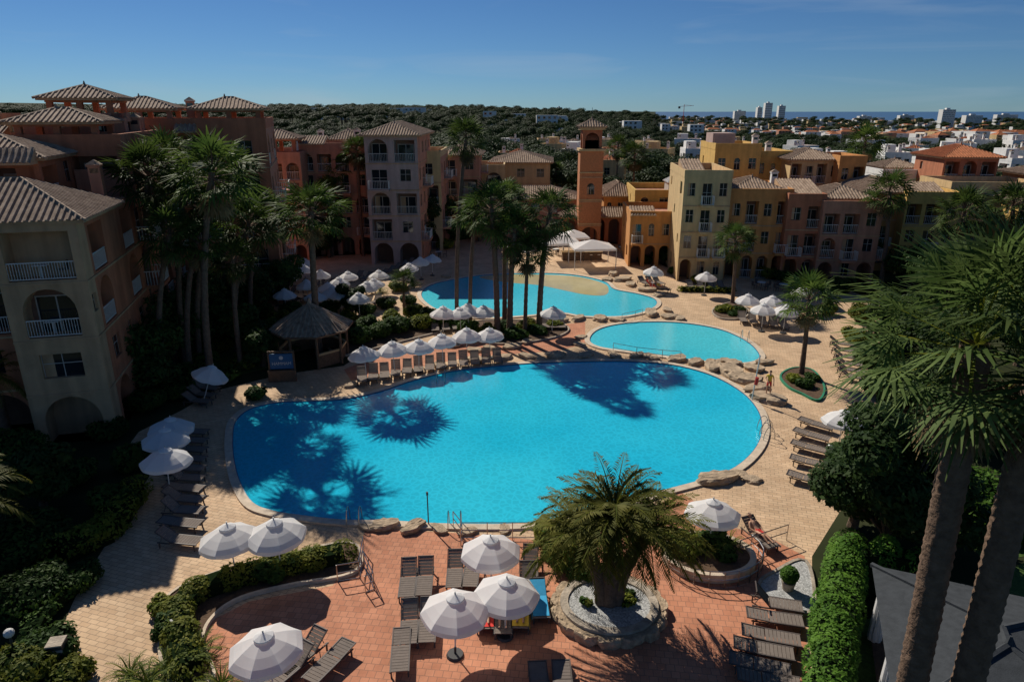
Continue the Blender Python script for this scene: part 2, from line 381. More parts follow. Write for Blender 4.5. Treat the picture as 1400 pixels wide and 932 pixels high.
CR=[fan_crown('fan_crown_a',36,1.0,1.0,'fan',16,12,3,.85),fan_crown('fan_crown_b',32,.95,1.05,'fan',16,14,4,.85),fan_crown('fan_crown_c',40,1.05,.95,'fan',16,10,5,.85)]
NEAR=[fan_crown('fan_crown_near_a',36,1.3,1.1,'fan2',26,14,8,.86),fan_crown('fan_crown_near_b',34,1.25,1.15,'fan2',26,14,9,.86)]
def trunkmesh(h,r0,r1,lean=(0,0),n=12,rings=None,bulge=1.25):
    rings=rings or max(10,int(h*4)); V=[];Fs=[]
    for j in range(rings+1):
        t=j/rings; r=(r0*(1-t)+r1*t)*(1+(bulge-1)*math.exp(-t*h*1.2))*(1+(.05 if j%2 else -.03))
        cx=lean[0]*t*t; cy=lean[1]*t*t
        for i in range(n):
            a=2*math.pi*i/n; rr=r*random.uniform(.96,1.04); V.append((cx+math.cos(a)*rr,cy+math.sin(a)*rr,h*t))
    for j in range(rings):
        for i in range(n):
            k=(i+1)%n; Fs.append((j*n+i,j*n+k,(j+1)*n+k,(j+1)*n+i))
    return npmesh('trunk',V,Fs,[M['trunk']],smooth=True)
pc=0
def fan_palm(x,y,h,cr=1.0,lean=(0,0),r=.19,crowns=CR,z=0):
    global pc; pc+=1
    e=empty('fan_palm_tree',(x,y,z))
    obj('trunk',trunkmesh(h,r*1.05,r*.8,lean),e)
    obj('crown',crowns[pc%len(crowns)],e,(lean[0],lean[1],h+.1),(random.uniform(-.08,.08),random.uniform(-.08,.08),random.random()*6.28),(cr,cr,cr*random.uniform(.9,1.1)))
    return e
def palm_px(bx,by,cx,cy,cr,r=.19):
    x,y=P(bx,by); z=ZAT(cy,y); xc=XAT(cx,cy,y)
    return fan_palm(x,y,z,cr,(xc-x,0),r)
def feather_crown(name,nf,L,seed=2,nl=30,m='feather',lwf=1.0):
    random.seed(seed); Vs=[];K=[]
    for i in range(nf):
        f=i/nf; az=i*2.39996; el=math.radians(82-92*f+random.uniform(-6,6)); Lf=L*random.uniform(.85,1.08)*(.8+.2*min(1,3*f))
        pts=[];r=0;z=0;a=el; n=nl
        curl=random.uniform(1.2,1.75)
        for j in range(n+1):
            pts.append((r,z,a)); r+=math.cos(a)*Lf/n; z+=math.sin(a)*Lf/n; a-=curl/n*(.5+1.0*j/n)
        ca,sa=math.cos(az),math.sin(az)
        def tw(r,s,z): return (ca*r-sa*s,sa*r+ca*s,z)
        for j in range(n):
            r0,z0,a0=pts[j]; r1,z1,_=pts[j+1]; w=.035*(1-j/n)+.008
            Vs+=[tw(r0,-w,z0),tw(r1,-w*.8,z1),tw(r1,w*.8,z1),tw(r0,w,z0)]; K.append(0)
            if j>=3:
                ll=.55*math.sin(math.pi*min(1,(j/n)*.85+.12))*L/3.2
                for sd in (-1,1):
                    fw=.75; dn=random.uniform(-.3,.1)
                    tr=r0+math.cos(a0)*ll*fw; tz=z0+math.sin(a0)*ll*fw+ll*dn
                    ts=sd*ll*.75; lw=.034*L/3*lwf
                    Vs+=[tw(r0-lw,sd*.01,z0),tw((r0+tr)/2-lw*.3,ts*.5,(z0+tz)/2+ll*.12),tw(tr,ts,tz),tw((r0+tr)/2+lw*1.6,ts*.5,(z0+tz)/2+ll*.10)]; K.append(1)
    random.seed(seed+9)
    return quadmesh(name,np.array(Vs),[M['hedge'],M[m]],K)
FE=feather_crown('date_crown',58,2.9,2,30,lwf=1.35)
FE2=feather_crown('date_crown_large',44,3.6,12,40)
# ---------------------------------------------------------------- buildings
def railing(b,Mf,a0,a1,z,h=1.0,sp=.14,d=0,key='railings:whitepaint'):
    def bx(x0,z0,x1,z1,t=.02):
        p=Mf(x0,z0,d-t); q=Mf(x1,z1,d+t)
        b.box(key,min(p[0],q[0]),min(p[1],q[1]),min(p[2],q[2]),max(p[0],q[0]),max(p[1],q[1]),max(p[2],q[2]))
    bx(a0,z+h-.05,a1,z+h,.03); bx(a0,z+.08,a1,z+.12,.02)
    n=max(2,int((a1-a0)/sp))
    for i in range(n+1):
        x=a0+(a1-a0)*i/n; bx(x-.011,z+.12,x+.011,z+h-.05,.011)
def cell(b,Mf,a0,a1,z0,z1,t,wk,sp):
    w=a1-a0; h=z1-z0
    def q(pts,k=wk): b.poly(k,[Mf(*p) for p in pts])
    if t=='.': q([(a0,z0,0),(a1,z0,0),(a1,z1,0),(a0,z1,0)]); return
    arch=t in 'aA'
    if t=='w': ow,oh,sl,dp=min(1.3,w*.5),1.35,.9,.18
    elif t=='W': ow,oh,sl,dp=w*.5,1.4,.8,.25
    elif t=='n': ow,oh,sl,dp=.7,1.0,1.2,.18
    elif t=='d': ow,oh,sl,dp=w*.78,h-.55,.0,1.4
    elif t=='b': ow,oh,sl,dp=min(2.0,w*.6),2.2,.0,.25
    elif t=='a': ow,oh,sl,dp=min(2.6,w*.74),h-.45,.0,1.2
    elif t=='A': ow,oh,sl,dp=min(2.9,w*.74),h-.35,.0,2.2
    elif t=='v': ow,oh,sl,dp=min(1.0,w*.4),1.5,.8,.18; arch=True
    o0=(a0+a1)/2-ow/2; o1=o0+ow; zb=z0+sl; zt=zb+oh
    q([(a0,z0,0),(o0,z0,0),(o0,z1,0),(a0,z1,0)]); q([(o1,z0,0),(a1,z0,0),(a1,z1,0),(o1,z1,0)])
    if sl>0: q([(o0,z0,0),(o1,z0,0),(o1,zb,0),(o0,zb,0)])
    if arch:
        r=ow/2; zs=zt-r; cx=(o0+o1)/2; n=10
        arc=[(cx-r*math.cos(math.pi*i/n),zs+r*math.sin(math.pi*i/n)) for i in range(n+1)]
        per=[(o0,zb)]+arc+[(o1,zb)]
        for i in range(n): q([(arc[i][0],arc[i][1],0),(arc[i+1][0],arc[i+1][1],0),(arc[i+1][0],z1,0),(arc[i][0],z1,0)])
    else:
        per=[(o0,zb),(o0,zt),(o1,zt),(o1,zb)]
        q([(o0,zt,0),(o1,zt,0),(o1,z1,0),(o0,z1,0)])
    for i in range(len(per)):
        p,r2=per[i],per[(i+1)%len(per)]
        q([(p[0],p[1],0),(r2[0],r2[1],0),(r2[0],r2[1],dp),(p[0],p[1],dp)])
    if t in 'wnvWb':
        q([(p[0],p[1],dp) for p in per],'windows:glass')
        fr=.05
        for (x0,x1) in ((o0,o0+fr),((o0+o1)/2-fr/2,(o0+o1)/2+fr/2),(o1-fr,o1)):
            q([(x0,zb,dp-.03),(x1,zb,dp-.03),(x1,zt-(ow/2 if arch else 0),dp-.03),(x0,zt-(ow/2 if arch else 0),dp-.03)],'window_frames:frame')
        zz=zb+oh*.55
        q([(o0+fr,zz,dp-.02),(o1-fr,zz,dp-.02),(o1-fr,zz+fr,dp-.02),(o0+fr,zz+fr,dp-.02)],'window_frames:frame')
        if random.random()<.4:
            hw=ow*random.uniform(.25,.48); q([(o0+fr,zb+.02,dp-.01),(o0+hw,zb+.02,dp-.01),(o0+hw,zt-(ow/2 if arch else .03),dp-.01),(o0+fr,zt-(ow/2 if arch else .03),dp-.01)],'curtains:bay')
    else:
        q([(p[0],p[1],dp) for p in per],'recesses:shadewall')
        if t!='A':
            g0=o0+ow*.12; g1=o1-ow*.12; gt=zb+min(2.1,oh*.8)
            q([(g0,zb+.02,dp-.03),(g1,zb+.02,dp-.03),(g1,gt,dp-.03),(g0,gt,dp-.03)],'windows:glass')
            gm=(g0+g1)/2
            for x in (g0,gm,g1): q([(x-.04,zb+.02,dp-.05),(x+.04,zb+.02,dp-.05),(x+.04,gt,dp-.05),(x-.04,gt,dp-.05)],'window_frames:frame')
            q([(g0,gt-.07,dp-.046),(g1,gt-.07,dp-.046),(g1,gt,dp-.046),(g0,gt,dp-.046)],'window_frames:frame')
            if random.random()<.5: q([(g0+.05,zb+.03,dp-.04),(g0+ow*.25,zb+.03,dp-.04),(g0+ow*.25,gt-.08,dp-.04),(g0+.05,gt-.08,dp-.04)],'curtains:bay')
    if t in 'da': railing(b,Mf,o0+.02,o1-.02,zb,1.0,sp,.08)
    if t=='b':
        pr=1.1; p0=a0+w*.1; p1=a1-w*.1
        def bx(k,A,Z,Dd,A2,Z2,D2):
            p=Mf(A,Z,Dd); r_=Mf(A2,Z2,D2)
            b.box(k,*[min(p[i],r_[i]) for i in range(3)],*[max(p[i],r_[i]) for i in range(3)])
        bx('balcony_slabs:'+wk.split(':')[1],p0,z0-.2,-.002,p1,z0+.02,-pr)
        railing(b,Mf,p0+.05,p1-.05,z0+.02,1.0,sp,-pr+.06)
        for xx in (p0+.05,p1-.09): bx('railings:whitepaint',xx,z0+.97,-.01,xx+.04,z0+1.02,-pr+.1)
        for xx in (p0+.05,p1-.09):
            for k in range(5): dd=-.15-k*.2; bx('railings:whitepaint',xx,z0+.02,dd,xx+.03,z0+.97,dd-.03)
def facade(b,Mf,L,z0,fh,rows,wk,sp=.14,bandk='string_courses:cream'):
    for r,row in enumerate(rows):
        n=len(row)
        for i,t in enumerate(row): cell(b,Mf,L*i/n,L*(i+1)/n,z0+r*fh,z0+(r+1)*fh,t,wk,sp)
def ridged(b,p0,p1,q1,q0,key,pitch=.32):
    p0,p1,q1,q0=[Vector(v) for v in (p0,p1,q1,q0)]
    b.poly(key,[p0,p1,q1,q0] if (q1-q0).length>1e-4 else [p0,p1,q0])
    e=(p1-p0); L=e.length; e.normalize(); nrm=e.cross(q0-p0); 
    if nrm.length<1e-6: return
    nrm.normalize()
    if nrm.z<0: nrm=-nrm
    s=nrm.cross(e); 
    if s.z<0: s=-s
    a=(q0-p0).dot(e); bb=(q1-p0).dot(e); h=(q0-p0).dot(s)
    n=int(L/pitch)
    for i in range(n):
        u=(i+.5)*L/n
        vm=h*u/a if u<a-1e-6 else (h if u<=bb+1e-6 else h*(L-u)/(L-bb))
        if vm<.15: continue
        w=pitch*.3; A=p0+e*u; hh=nrm*pitch*.28
        x0=A-e*w; x1=A+e*w; y0=x0+s*vm; y1=x1+s*vm; t0=A-e*w*.45+hh; t1=A+e*w*.45+hh; t2=t1+s*vm; t3=t0+s*vm
        b.poly(key,[x0,t0,t3,y0]); b.poly(key,[t0,t1,t2,t3]); b.poly(key,[t1,x1,y1,t2]); b.poly(key,[x0,x1,t1,t0])
def hip(b,x0,y0,x1,y1,z,rise,ov=.5,key='roof:tile',pitch=.32,fascia='eaves:bay'):
    b.box(fascia,x0-ov+.12,y0-ov+.12,z-.16,x1+ov-.12,y1+ov-.12,z-.002)
    x0-=ov;y0-=ov;x1+=ov;y1+=ov; w=x1-x0; d=y1-y0; zt=z+rise; zb=z+.01
    if w>=d: r0=(x0+d/2,(y0+y1)/2,zt); r1=(x1-d/2,(y0+y1)/2,zt)
    else: r0=((x0+x1)/2,y0+w/2,zt); r1=((x0+x1)/2,y1-w/2,zt)
    c=[(x0,y0,zb),(x1,y0,zb),(x1,y1,zb),(x0,y1,zb)]
    b.poly(key,c[::-1])
    if w>=d:
        ridged(b,c[0],c[1],r1,r0,key,pitch); ridged(b,c[1],c[2],r1,r1,key,pitch); ridged(b,c[2],c[3],r0,r1,key,pitch); ridged(b,c[3],c[0],r0,r0,key,pitch)
    else:
        ridged(b,c[0],c[1],r0,r0,key,pitch); ridged(b,c[1],c[2],r1,r0,key,pitch); ridged(b,c[2],c[3],r1,r1,key,pitch); ridged(b,c[3],c[0],r0,r1,key,pitch)
    for (p,r_) in ((c[0],r0),(c[1],r1 if w>=d else r0),(c[2],r1),(c[3],r0 if w>=d else r1)): b.beam(key,p,r_,.1,5)
    b.beam(key,r0,r1,.11,5)
    b.beam(key,r0,(r0[0],r0[1],r0[2]+.3),.12,6,.04)
def shed(b,x0,y0,x1,y1,z,rise,key='roof:tile',pitch=.32):
    ridged(b,(x0,y0,z),(x1,y0,z),(x1,y1,z+rise),(x0,y1,z+rise),key,pitch)
    b.poly('eaves:bay',[(x0,y0,z-.12),(x0,y1,z-.12),(x1,y1,z-.12),(x1,y0,z-.12)])
    b.poly('eaves:bay',[(x0,y0,z-.12),(x1,y0,z-.12),(x1,y0,z-.003),(x0,y0,z-.003)])
    for x in (x0,x1): b.poly('eaves:bay',[(x,y0,z-.12),(x,y1,z-.12),(x,y1,z+rise),(x,y0,z-.003)])
def pavilion(b,x0,y0,x1,y1,z,h,rise,key='roof:tile',wall='walls:terra',fill=.0):
    s=.4
    for (x,y) in ((x0,y0),(x1-s,y0),(x0,y1-s),(x1-s,y1-s),((x0+x1)/2-s/2,y0),((x0+x1)/2-s/2,y1-s)): b.box(wall,x,y,z,x+s,y+s,z+h-.3)
    b.box(wall,x0-.05,y0-.05,z+h-.3,x1+.05,y1+.05,z+h-.17)
    b.box(wall,x0-.02,y0-.02,z,x1+.02,y0+.18,z+.95); b.box(wall,x1-.18,y0+.2,z,x1+.02,y1,z+.93)
    hip(b,x0,y0,x1,y1,z+h,rise,.6,key)
def chimney(b,x,y,z,h=1.3,k='walls:white'):
    b.box(k,x-.35,y-.3,z,x+.35,y+.3,z+h); b.box(k,x-.42,y-.37,z+h+.001,x+.42,y+.37,z+h+.12)
    b.box('windows:glass',x-.25,y-.31,z+h-.4,x+.25,y-.302,z+h-.1)
    b.poly('roof:tile',[(x-.45,y-.4,z+h+.13),(x+.45,y-.4,z+h+.13),(x,y,z+h+.45)]); b.poly('roof:tile',[(x+.45,y-.4,z+h+.13),(x+.45,y+.4,z+h+.13),(x,y,z+h+.45)])
    b.poly('roof:tile',[(x-.45,y+.4,z+h+.13),(x-.45,y-.4,z+h+.13),(x,y,z+h+.45)])
def block(b,x0,y0,Wd,D,z0,fh,front,right,left,wall='walls:cream',sp=.14,parapet=.9,top=True,wr=None):
    wr=wr or wall
    facade(b,lambda a,z,d:(x0+a,y0+d,z),Wd,z0,fh,front,wall,sp)
    facade(b,lambda a,z,d:(x0+Wd-d,y0+a,z),D,z0,fh,right,wr,sp)
    facade(b,lambda a,z,d:(x0+d,y0+D-a,z),D,z0,fh,left,wr,sp)
    zt=z0+fh*len(front)
    b.poly(wall,[(x0,y0+D,z0),(x0,y0+D,zt),(x0+Wd,y0+D,zt),(x0+Wd,y0+D,z0)])
    if top:
        b.poly('flat_roof:pink',[(x0,y0,zt),(x0+Wd,y0,zt),(x0+Wd,y0+D,zt),(x0,y0+D,zt)])
    if parapet:
        t=.2; k='parapets:'+wall.split(':')[1]; e=.03
        b.box(k,x0-e,y0-e,zt+.001,x0+Wd+e,y0+t,zt+parapet); b.box(k,x0-e,y0+D-t,zt+.001,x0+Wd+e,y0+D+e,zt+parapet)
        b.box(k,x0-e,y0+t,zt+.001,x0+t,y0+D-t,zt+parapet-.003); b.box(k,x0+Wd-t,y0+t,zt+.001,x0+Wd+e,y0+D-t,zt+parapet-.003)
    for r in range(1,len(front)):
        zz=z0+r*fh
        b.box('string_courses:bay',x0-.001,y0-.06,zz-.22,x0+Wd+.06,y0-.002,zz-.1)
        b.box('string_courses:bay',x0+Wd+.002,y0-.002,zz-.22,x0+Wd+.06,y0+D,zz-.103)
    return zt
R15=math.radians(15)
b=B(); ca,sa=math.cos(R15),math.sin(R15)
zt=block(b,0,0,16,13,0,3.15,['wAAA','.www','aada','dddd'],['AA.A','wnww','a.ab','d.db'],['....']*4,'walls:terra',.13,0)
block(b,11.9,-1.3,4.1,1.29,0,3.15,['A','W','a','d'],['.','.','n','.'],['.']*4,'bay_walls:bay',.13,0,top=True)
hip(b,0,-1.0,16,5.8,zt,1.9,.55)
z2=block(b,0,6.5,12.2,6.5,zt+.01,2.7,['ddwd'],['dw'],['..'],'upper_walls:terra',.14,0)
shed(b,-.2,4.9,5.6,6.5,z2-.4,.9); shed(b,6.6,5.3,12.2,6.5,z2-.2,.8)
hip(b,0,6.9,12.2,13,z2,1.3,.5)
b.box('terrace_wall:pink',12.3,12.2,zt+.01,15.9,12.4,zt+1.6)
chimney(b,14.5,9,zt,2.0,'chimney:pink')
# terrace furniture on the corner balconies
for zb in (6.3,9.45):
    b.box('balcony_table:whitepaint',13.3,-.7,zb+.68,14.0,-.2,zb+.72); b.box('balcony_table:whitepaint',13.6,-.5,zb,13.7,-.4,zb+.679)
    b.box('balcony_chair:taupef',14.5,-.7,zb+.4,14.95,-.25,zb+.45); b.box('balcony_chair:taupef',14.9,-.7,zb+.452,14.95,-.25,zb+.9)
b.finish('hotel_wing_building',(-22.9-(16*ca+1.3*sa),35.9-(16*sa-1.3*ca),0),R15)
b=B()
zt=block(b,0,0,18,13,0,3.12,['AAAAA','wbwww','adaaw','dbddw','dbdbd'],['AwAw','anab','d.db','anab','wdwd'],['....']*5,'walls:terra',.15,.9)
pavilion(b,11.6,.4,16.6,4.6,zt-.2,1.9,.9,wall='pavilion:terra')
z2=block(b,8,6,9,6.5,zt+.01,1.6,['wnw'],['ww'],['..'],'upper_walls:pink',.2,.3)
pavilion(b,11.8,6.6,16.2,11,z2-.3,2.0,1.0,wall='pavilion:terra')
shed(b,3,-.2,10.6,2.4,zt+.5,.9); hip(b,.0,4,6.6,12,zt+1,1.4)
chimney(b,9,4.5,zt,2.2,'chimney:cream'); chimney(b,17.2,8.5,zt,1.8,'chimney:pink')
b.finish('hotel_wing_building',(-27-18*ca,49-18*sa,0),R15)
b=B()
zt=block(b,0,0,16,12,0,3.3,['AAAA','wbwb','awda','dbdb','dwdw'],['wAw','bwb','awa','bwb','awa'],['...']*5,'walls:terra',.16,.9,wr='walls:pink')
pavilion(b,3,.6,8.2,5.2,zt-.3,2.0,1.0,wall='pavilion:pink'); pavilion(b,10.2,.6,15.6,5.2,zt-.3,2.0,1.0,wall='pavilion:terra')
shed(b,8.4,-.9,10.2,.0,zt-.2,.6); chimney(b,9.3,4,zt,2.3,'chimney:pink')
b.finish('hotel_wing_building',(-22.4-16*ca,65-16*sa,0),R15)
def simple(name,xl,xr,pyt,ydist,D,rows,wall,rz=0,rise=1.5,roof='hip',par=.8,right=None,sp=.18,extra=None,key='roof:tile',wr=None):
    x0=XAT(xl,pyt,ydist); x1=XAT(xr,pyt,ydist); zt=ZAT(pyt,ydist); fh=zt/len(rows); Wd=(x1-x0)/math.cos(rz)
    b=B(); n=max(1,int(D/3.2))
    right=right or [''.join('w.bnwdw'[(i*3+j*2)%7] for i in range(n)) for j in range(len(rows))]
    left=[''.join('.w.n'[(i+j)%4] for i in range(n)) for j in range(len(rows))]
    z=block(b,0,0,Wd,D,0,fh,rows,right,left,'walls:'+wall,sp,0 if roof=='hip' else par,wr=wr)
    if roof=='hip': hip(b,0,0,Wd,D,z,rise,.6,key)
    if extra: extra(b,Wd,D,z)
    return b.finish(name,(x0,ydist,0),rz)
simple('apartment_building',340,408,218,84,12,['AAA','wbw','dad','bwb','ada'],'pink',.12,roof='flat',extra=lambda b,W_,D_,z:(pavilion(b,.6,1,5.4,5,z-.1,2.4,1,wall='pavilion:terra'),chimney(b,W_-1,3,z,2)))
simple('apartment_building',405,502,205,89,13,['AAAA','wbwb','dada','bwbw','adad'],'pink',.06,roof='flat',extra=lambda b,W_,D_,z:(shed(b,.3,-.3,W_*.4,2.6,z+.7,.9),hip(b,W_*.4,3,W_-1,9,z+1.1,1.2),chimney(b,W_-1.5,2,z,2.2),chimney(b,2,6,z,2)))
simple('apartment_building',497,570,185,83,13,['AA','dw','ad','bw','ad'],'mauve',0,rise=1.4,wr='walls:pink')
simple('apartment_building',566,602,215,92,11,['A','w','d','w'],'cream',0,roof='flat',wr='walls:pink')
simple('apartment_building',600,655,212,104,9,['AA','dw','ad','bw'],'pink',0,rise=1.3)
simple('apartment_building',600,690,232,112,9,['AAA','dwd','ada'],'cream',0,roof='flat',extra=lambda b,W_,D_,z:(shed(b,.5,-.3,5,3,z+.9,.9),))
simple('apartment_building',672,752,222,118,12,['wAw','wbw','www'],'cream',-.05,rise=1.6,key='roof:tile')
simple('restaurant_building',648,792,272,101,8,['AAAAAA','wwvwww'],'pink',0,rise=1.5)
simple('restaurant_building',826,872,268,100,8,['AAA','vwv'],'orange',0,rise=1.7)
simple('restaurant_building',770,870,296,96,3.5,['AAAAA'],'terra',0,rise=1.1)
def bell():
    b=B(); y=94; x=XAT(791,290,y); w=3.1; z1=ZAT(207,y); z2=ZAT(178,y)
    fh=z1/4
    block(b,0,0,w,w,0,fh,['A','.','v','.'],['.','.','v','.'],['.']*4,'walls:brick',.2,0)
    b.box('cornice:cream',-.2,-.2,z1+.001,w+.2,w+.2,z1+.3)
    Mh=z2-z1-.3
    block(b,.25,.25,w-.5,w-.5,z1+.3,Mh,['A'],['A'],['A'],'belfry:terra',.2,0)
    b.box('cornice:cream',-.1,-.1,z2+.001,w+.1,w+.1,z2+.22); hip(b,.1,.1,w-.1,w-.1,z2+.4,1.0,.45)
    b.beam('vane:dark',(w/2,w/2,z2+1.5),(w/2,w/2,z2+2.8),.03,5)
    for zz in (z1*.25,z1*.5,z1*.78): b.box('cornice:cream',-.08,-.08,zz,w+.08,-.005,zz+.15)
    b.finish('bell_tower',(x,y,0),0)
bell()
simple('villa_building',862,940,298,82,9,['AAAA','bvwb'],'orange',-.05,roof='flat',extra=lambda b,W_,D_,z:(shed(b,0,-.5,3,2.4,z+.4,.7),),sp=.2)
def glasshouse(b,W_,D_,z):
    hip(b,W_*.45,2,W_*.45+3.4,5.4,z+1.5,1.3,.2,'lantern_roof:whitepaint'); b.box('lantern:frame',W_*.45,2,z,W_*.45+3.4,5.4,z+1.3)
simple('villa_building',868,975,268,92,10,['....','AvAv','vwvw'],'yellow',-.05,roof='flat',extra=glasshouse)
simple('villa_building',936,1000,243,74.5,11,['Awv','wbb','wbw','wbw'],'cream',-.08,roof='flat',right=['...','w.w','w.w','w.w'],extra=lambda b,W_,D_,z:(shed(b,W_*.0,.5,W_*.45,5,z+.6,1.0),))
simple('villa_building',998,1082,268,76,10,['AaaA','bdwb','wdwd'],'orange',-.08,roof='flat',extra=lambda b,W_,D_,z:(hip(b,.5,1.5,W_-.8,8,z+.5,1.2),chimney(b,W_-.6,6,z,2)))
simple('villa_building',1078,1128,275,74.5,10,['Aa','bd','wd'],'terra',-.08,roof='flat',extra=lambda b,W_,D_,z:(shed(b,0,.3,W_,6,z+.5,1.3),))
simple('villa_building',1126,1205,285,73.5,10,['AwA','abw','ddw'],'pink',-.08,roof='flat',extra=lambda b,W_,D_,z:(hip(b,.5,1.5,W_-.8,8,z+.9,1.2),))
simple('villa_building',978,1040,205,92,9,['...','...','wbw','wvw'],'yellow',-.05,roof='flat',extra=lambda b,W_,D_,z:(chimney(b,5.5,2,z,1.6),b.box('penthouse:mauve',.0,2,z,2.9,6,z+2.0)))
simple('villa_building',1034,1082,215,94,9,['...','...','wbw','wvw'],'yellow',-.05,roof='flat',extra=lambda b,W_,D_,z:(chimney(b,2,2,z,1.6),))
simple('villa_building',1082,1150,218,90,8,['....','....','wnww','dbdw'],'cream',-.05,rise=1.2)
simple('villa_building',1148,1184,222,88,8,['..','..','w.','wd'],'orange',-.05,roof='flat')
simple('villa_building',1184,1245,262,80,9,['AwA','wbw','ddw'],'orange',-.1,rise=1.3)
simple('villa_building',1240,1312,272,78,9,['AwA','wbw','ddw'],'yellow',-.1,roof='flat',extra=lambda b,W_,D_,z:(shed(b,.4,.2,4,3,z+.8,.8),))
simple('villa_building',1206,1300,240,97,9,['....','wbww','dvdw'],'white',-.05,roof='flat',extra=lambda b,W_,D_,z:(hip(b,1,2,6,7,z+.9,1.1),chimney(b,W_-2,4,z,2)))
simple('villa_building',1292,1362,215,90,8,['...','..w','w.w','dad'],'terra',-.1,rise=1.4,key='roof:tile2')
simple('villa_building',1300,1420,258,82,8,['AwAwA','wbwwb','ddwdd'],'cream',-.1,roof='flat')
simple('villa_building',1395,1500,275,76,8,['AwAwA','wbwwb','ddwdd'],'yellow',-.1,rise=1.4)
simple('villa_building',1420,1500,240,90,8,['AwA','wbw','ddw'],'orange',-.1,rise=1.3)
random.seed(77)
VIL=[]
for i in range(78):
    yd=random.uniform(124,300); px=random.choice([random.uniform(660,960),random.uniform(690,940),random.uniform(960,1440),random.uniform(1100,1440)])
    x=(px-700)/F*yd*1.05
    if any((x-a)**2+(yd-c)**2<160 for a,c in VIL): continue
    VIL.append((x,yd))
    z=terr(x,yd); w=random.uniform(6,10); d=random.uniform(6,9); nf=2
    b=B(); rows=[''.join(random.choice('wwb.vd') for _ in range(3)) for _ in range(nf)]
    wl=random.choice(['white','white','white','white','cream'])
    zz=block(b,0,0,w,d,-1,3.1,rows,[r[:2] for r in rows],[r[1:] for r in rows],'walls:'+wl,.4,.7)
    if random.random()<.5: hip(b,w*.4,.5,w-.3,d-1,zz+.2,1.1,.3,random.choice(['roof:tile','roof:tile2']),.6)
    else: b.box('upper_room:'+wl,w*.1,d*.4,zz,w*.5,d*.9,zz+2.4); 
    chimney(b,w*.2,d*.3,zz,1.8); chimney(b,w*.8,d*.8,zz,2.2)
    b.finish('white_villa' if wl=='white' else 'small_villa',(x,yd,z+random.uniform(1.2,3.2)),random.uniform(-.5,.4))
b=B()
def tbox(x,y,z,w,d,h,wl='walls:white',nf=3):
    b.box(wl,x,y,z-6,x+w,y+d,z+h)
    for f in range(nf):
        for k in range(max(2,int(w/4))):
            xx=x+1+k*4; zz=z+h*(f+.25)/nf
            if xx+1.8<x+w: b.poly('windows:glass',[(xx,y-.06,zz),(xx+1.8,y-.06,zz),(xx+1.8,y-.06,zz+h/nf*.45),(xx,y-.06,zz+h/nf*.45)])
for i in range(400):
    q=random.uniform(.22,.88); yd=random.uniform(0,1)
    yd=(380+(1.0-min(1,(q-.2)/.4))*650)*math.exp(yd*1.9)
    if yd>3200: continue
    x=q*yd; z=terr(x,yd)+3+yd*.001; w=random.uniform(7,17); h=random.uniform(4.5,7.5)*(1+.3*(yd>900))
    tbox(x,yd,z,w,random.uniform(8,14),h,random.choice(['walls:white']*3+['c:cream','p:pink']),3)
    if random.random()<.5: hip(b,x+1,yd+1,x+w*.9,yd+8,z+h,1.8,.4,'roof:tile2',30.0)
for i in range(40):
    yd=random.uniform(500,1800); q=random.uniform(-.3,.25); x=q*yd; z=terr(x,yd)+8; tbox(x,yd,z,random.uniform(9,20),10,7,'walls:white',2)
for i in range(120):
    yd=random.uniform(1900,3300); x=random.uniform(.18,.88)*yd; tbox(x,yd,terr(x,yd),random.uniform(18,50),15,random.uniform(10,17),random.choice(['walls:white','c:cream']),4)
b.finish('distant_town')
for (px,pt,w,yd) in ((1012,141,26,2600),(1029,145,24,2600),(1003,147,16,2500),(1232,150,34,1900),(1262,158,44,1900),(1300,157,70,2400),(1345,159,70,2500),(755,147,20,2600),(1180,158,50,2500),(1130,159,40,2400),(1385,158,60,2300),(975,152,40,2600)):
    b=B(); x=(px-700)/F*yd*1.05; z=terr(x,yd); zt=ZAT(pt,yd); tbox(x,yd,z,w,20,zt-z,'walls:white',9)
    b.box('lift_room:white',x+w*.3,yd+4,zt+.01,x+w*.6,yd+12,zt+4); b.finish('apartment_tower')
b=B(); yd=1500; x=(912-700)/F*yd*1.05; zt=ZAT(146,yd); b.beam('mast:redcl',(x,yd,-20),(x,yd,zt+4),.6,4); b.beam('jib:redcl',(x-12,yd,zt),(x+20,yd,zt+2),.45,4); b.beam('tie:redcl',(x,yd,zt+4),(x+16,yd,zt+2),.2,4); b.box('counterweight:dark',x-12,yd-1,zt-4,x-8,yd+1,zt); b.finish('tower_crane')
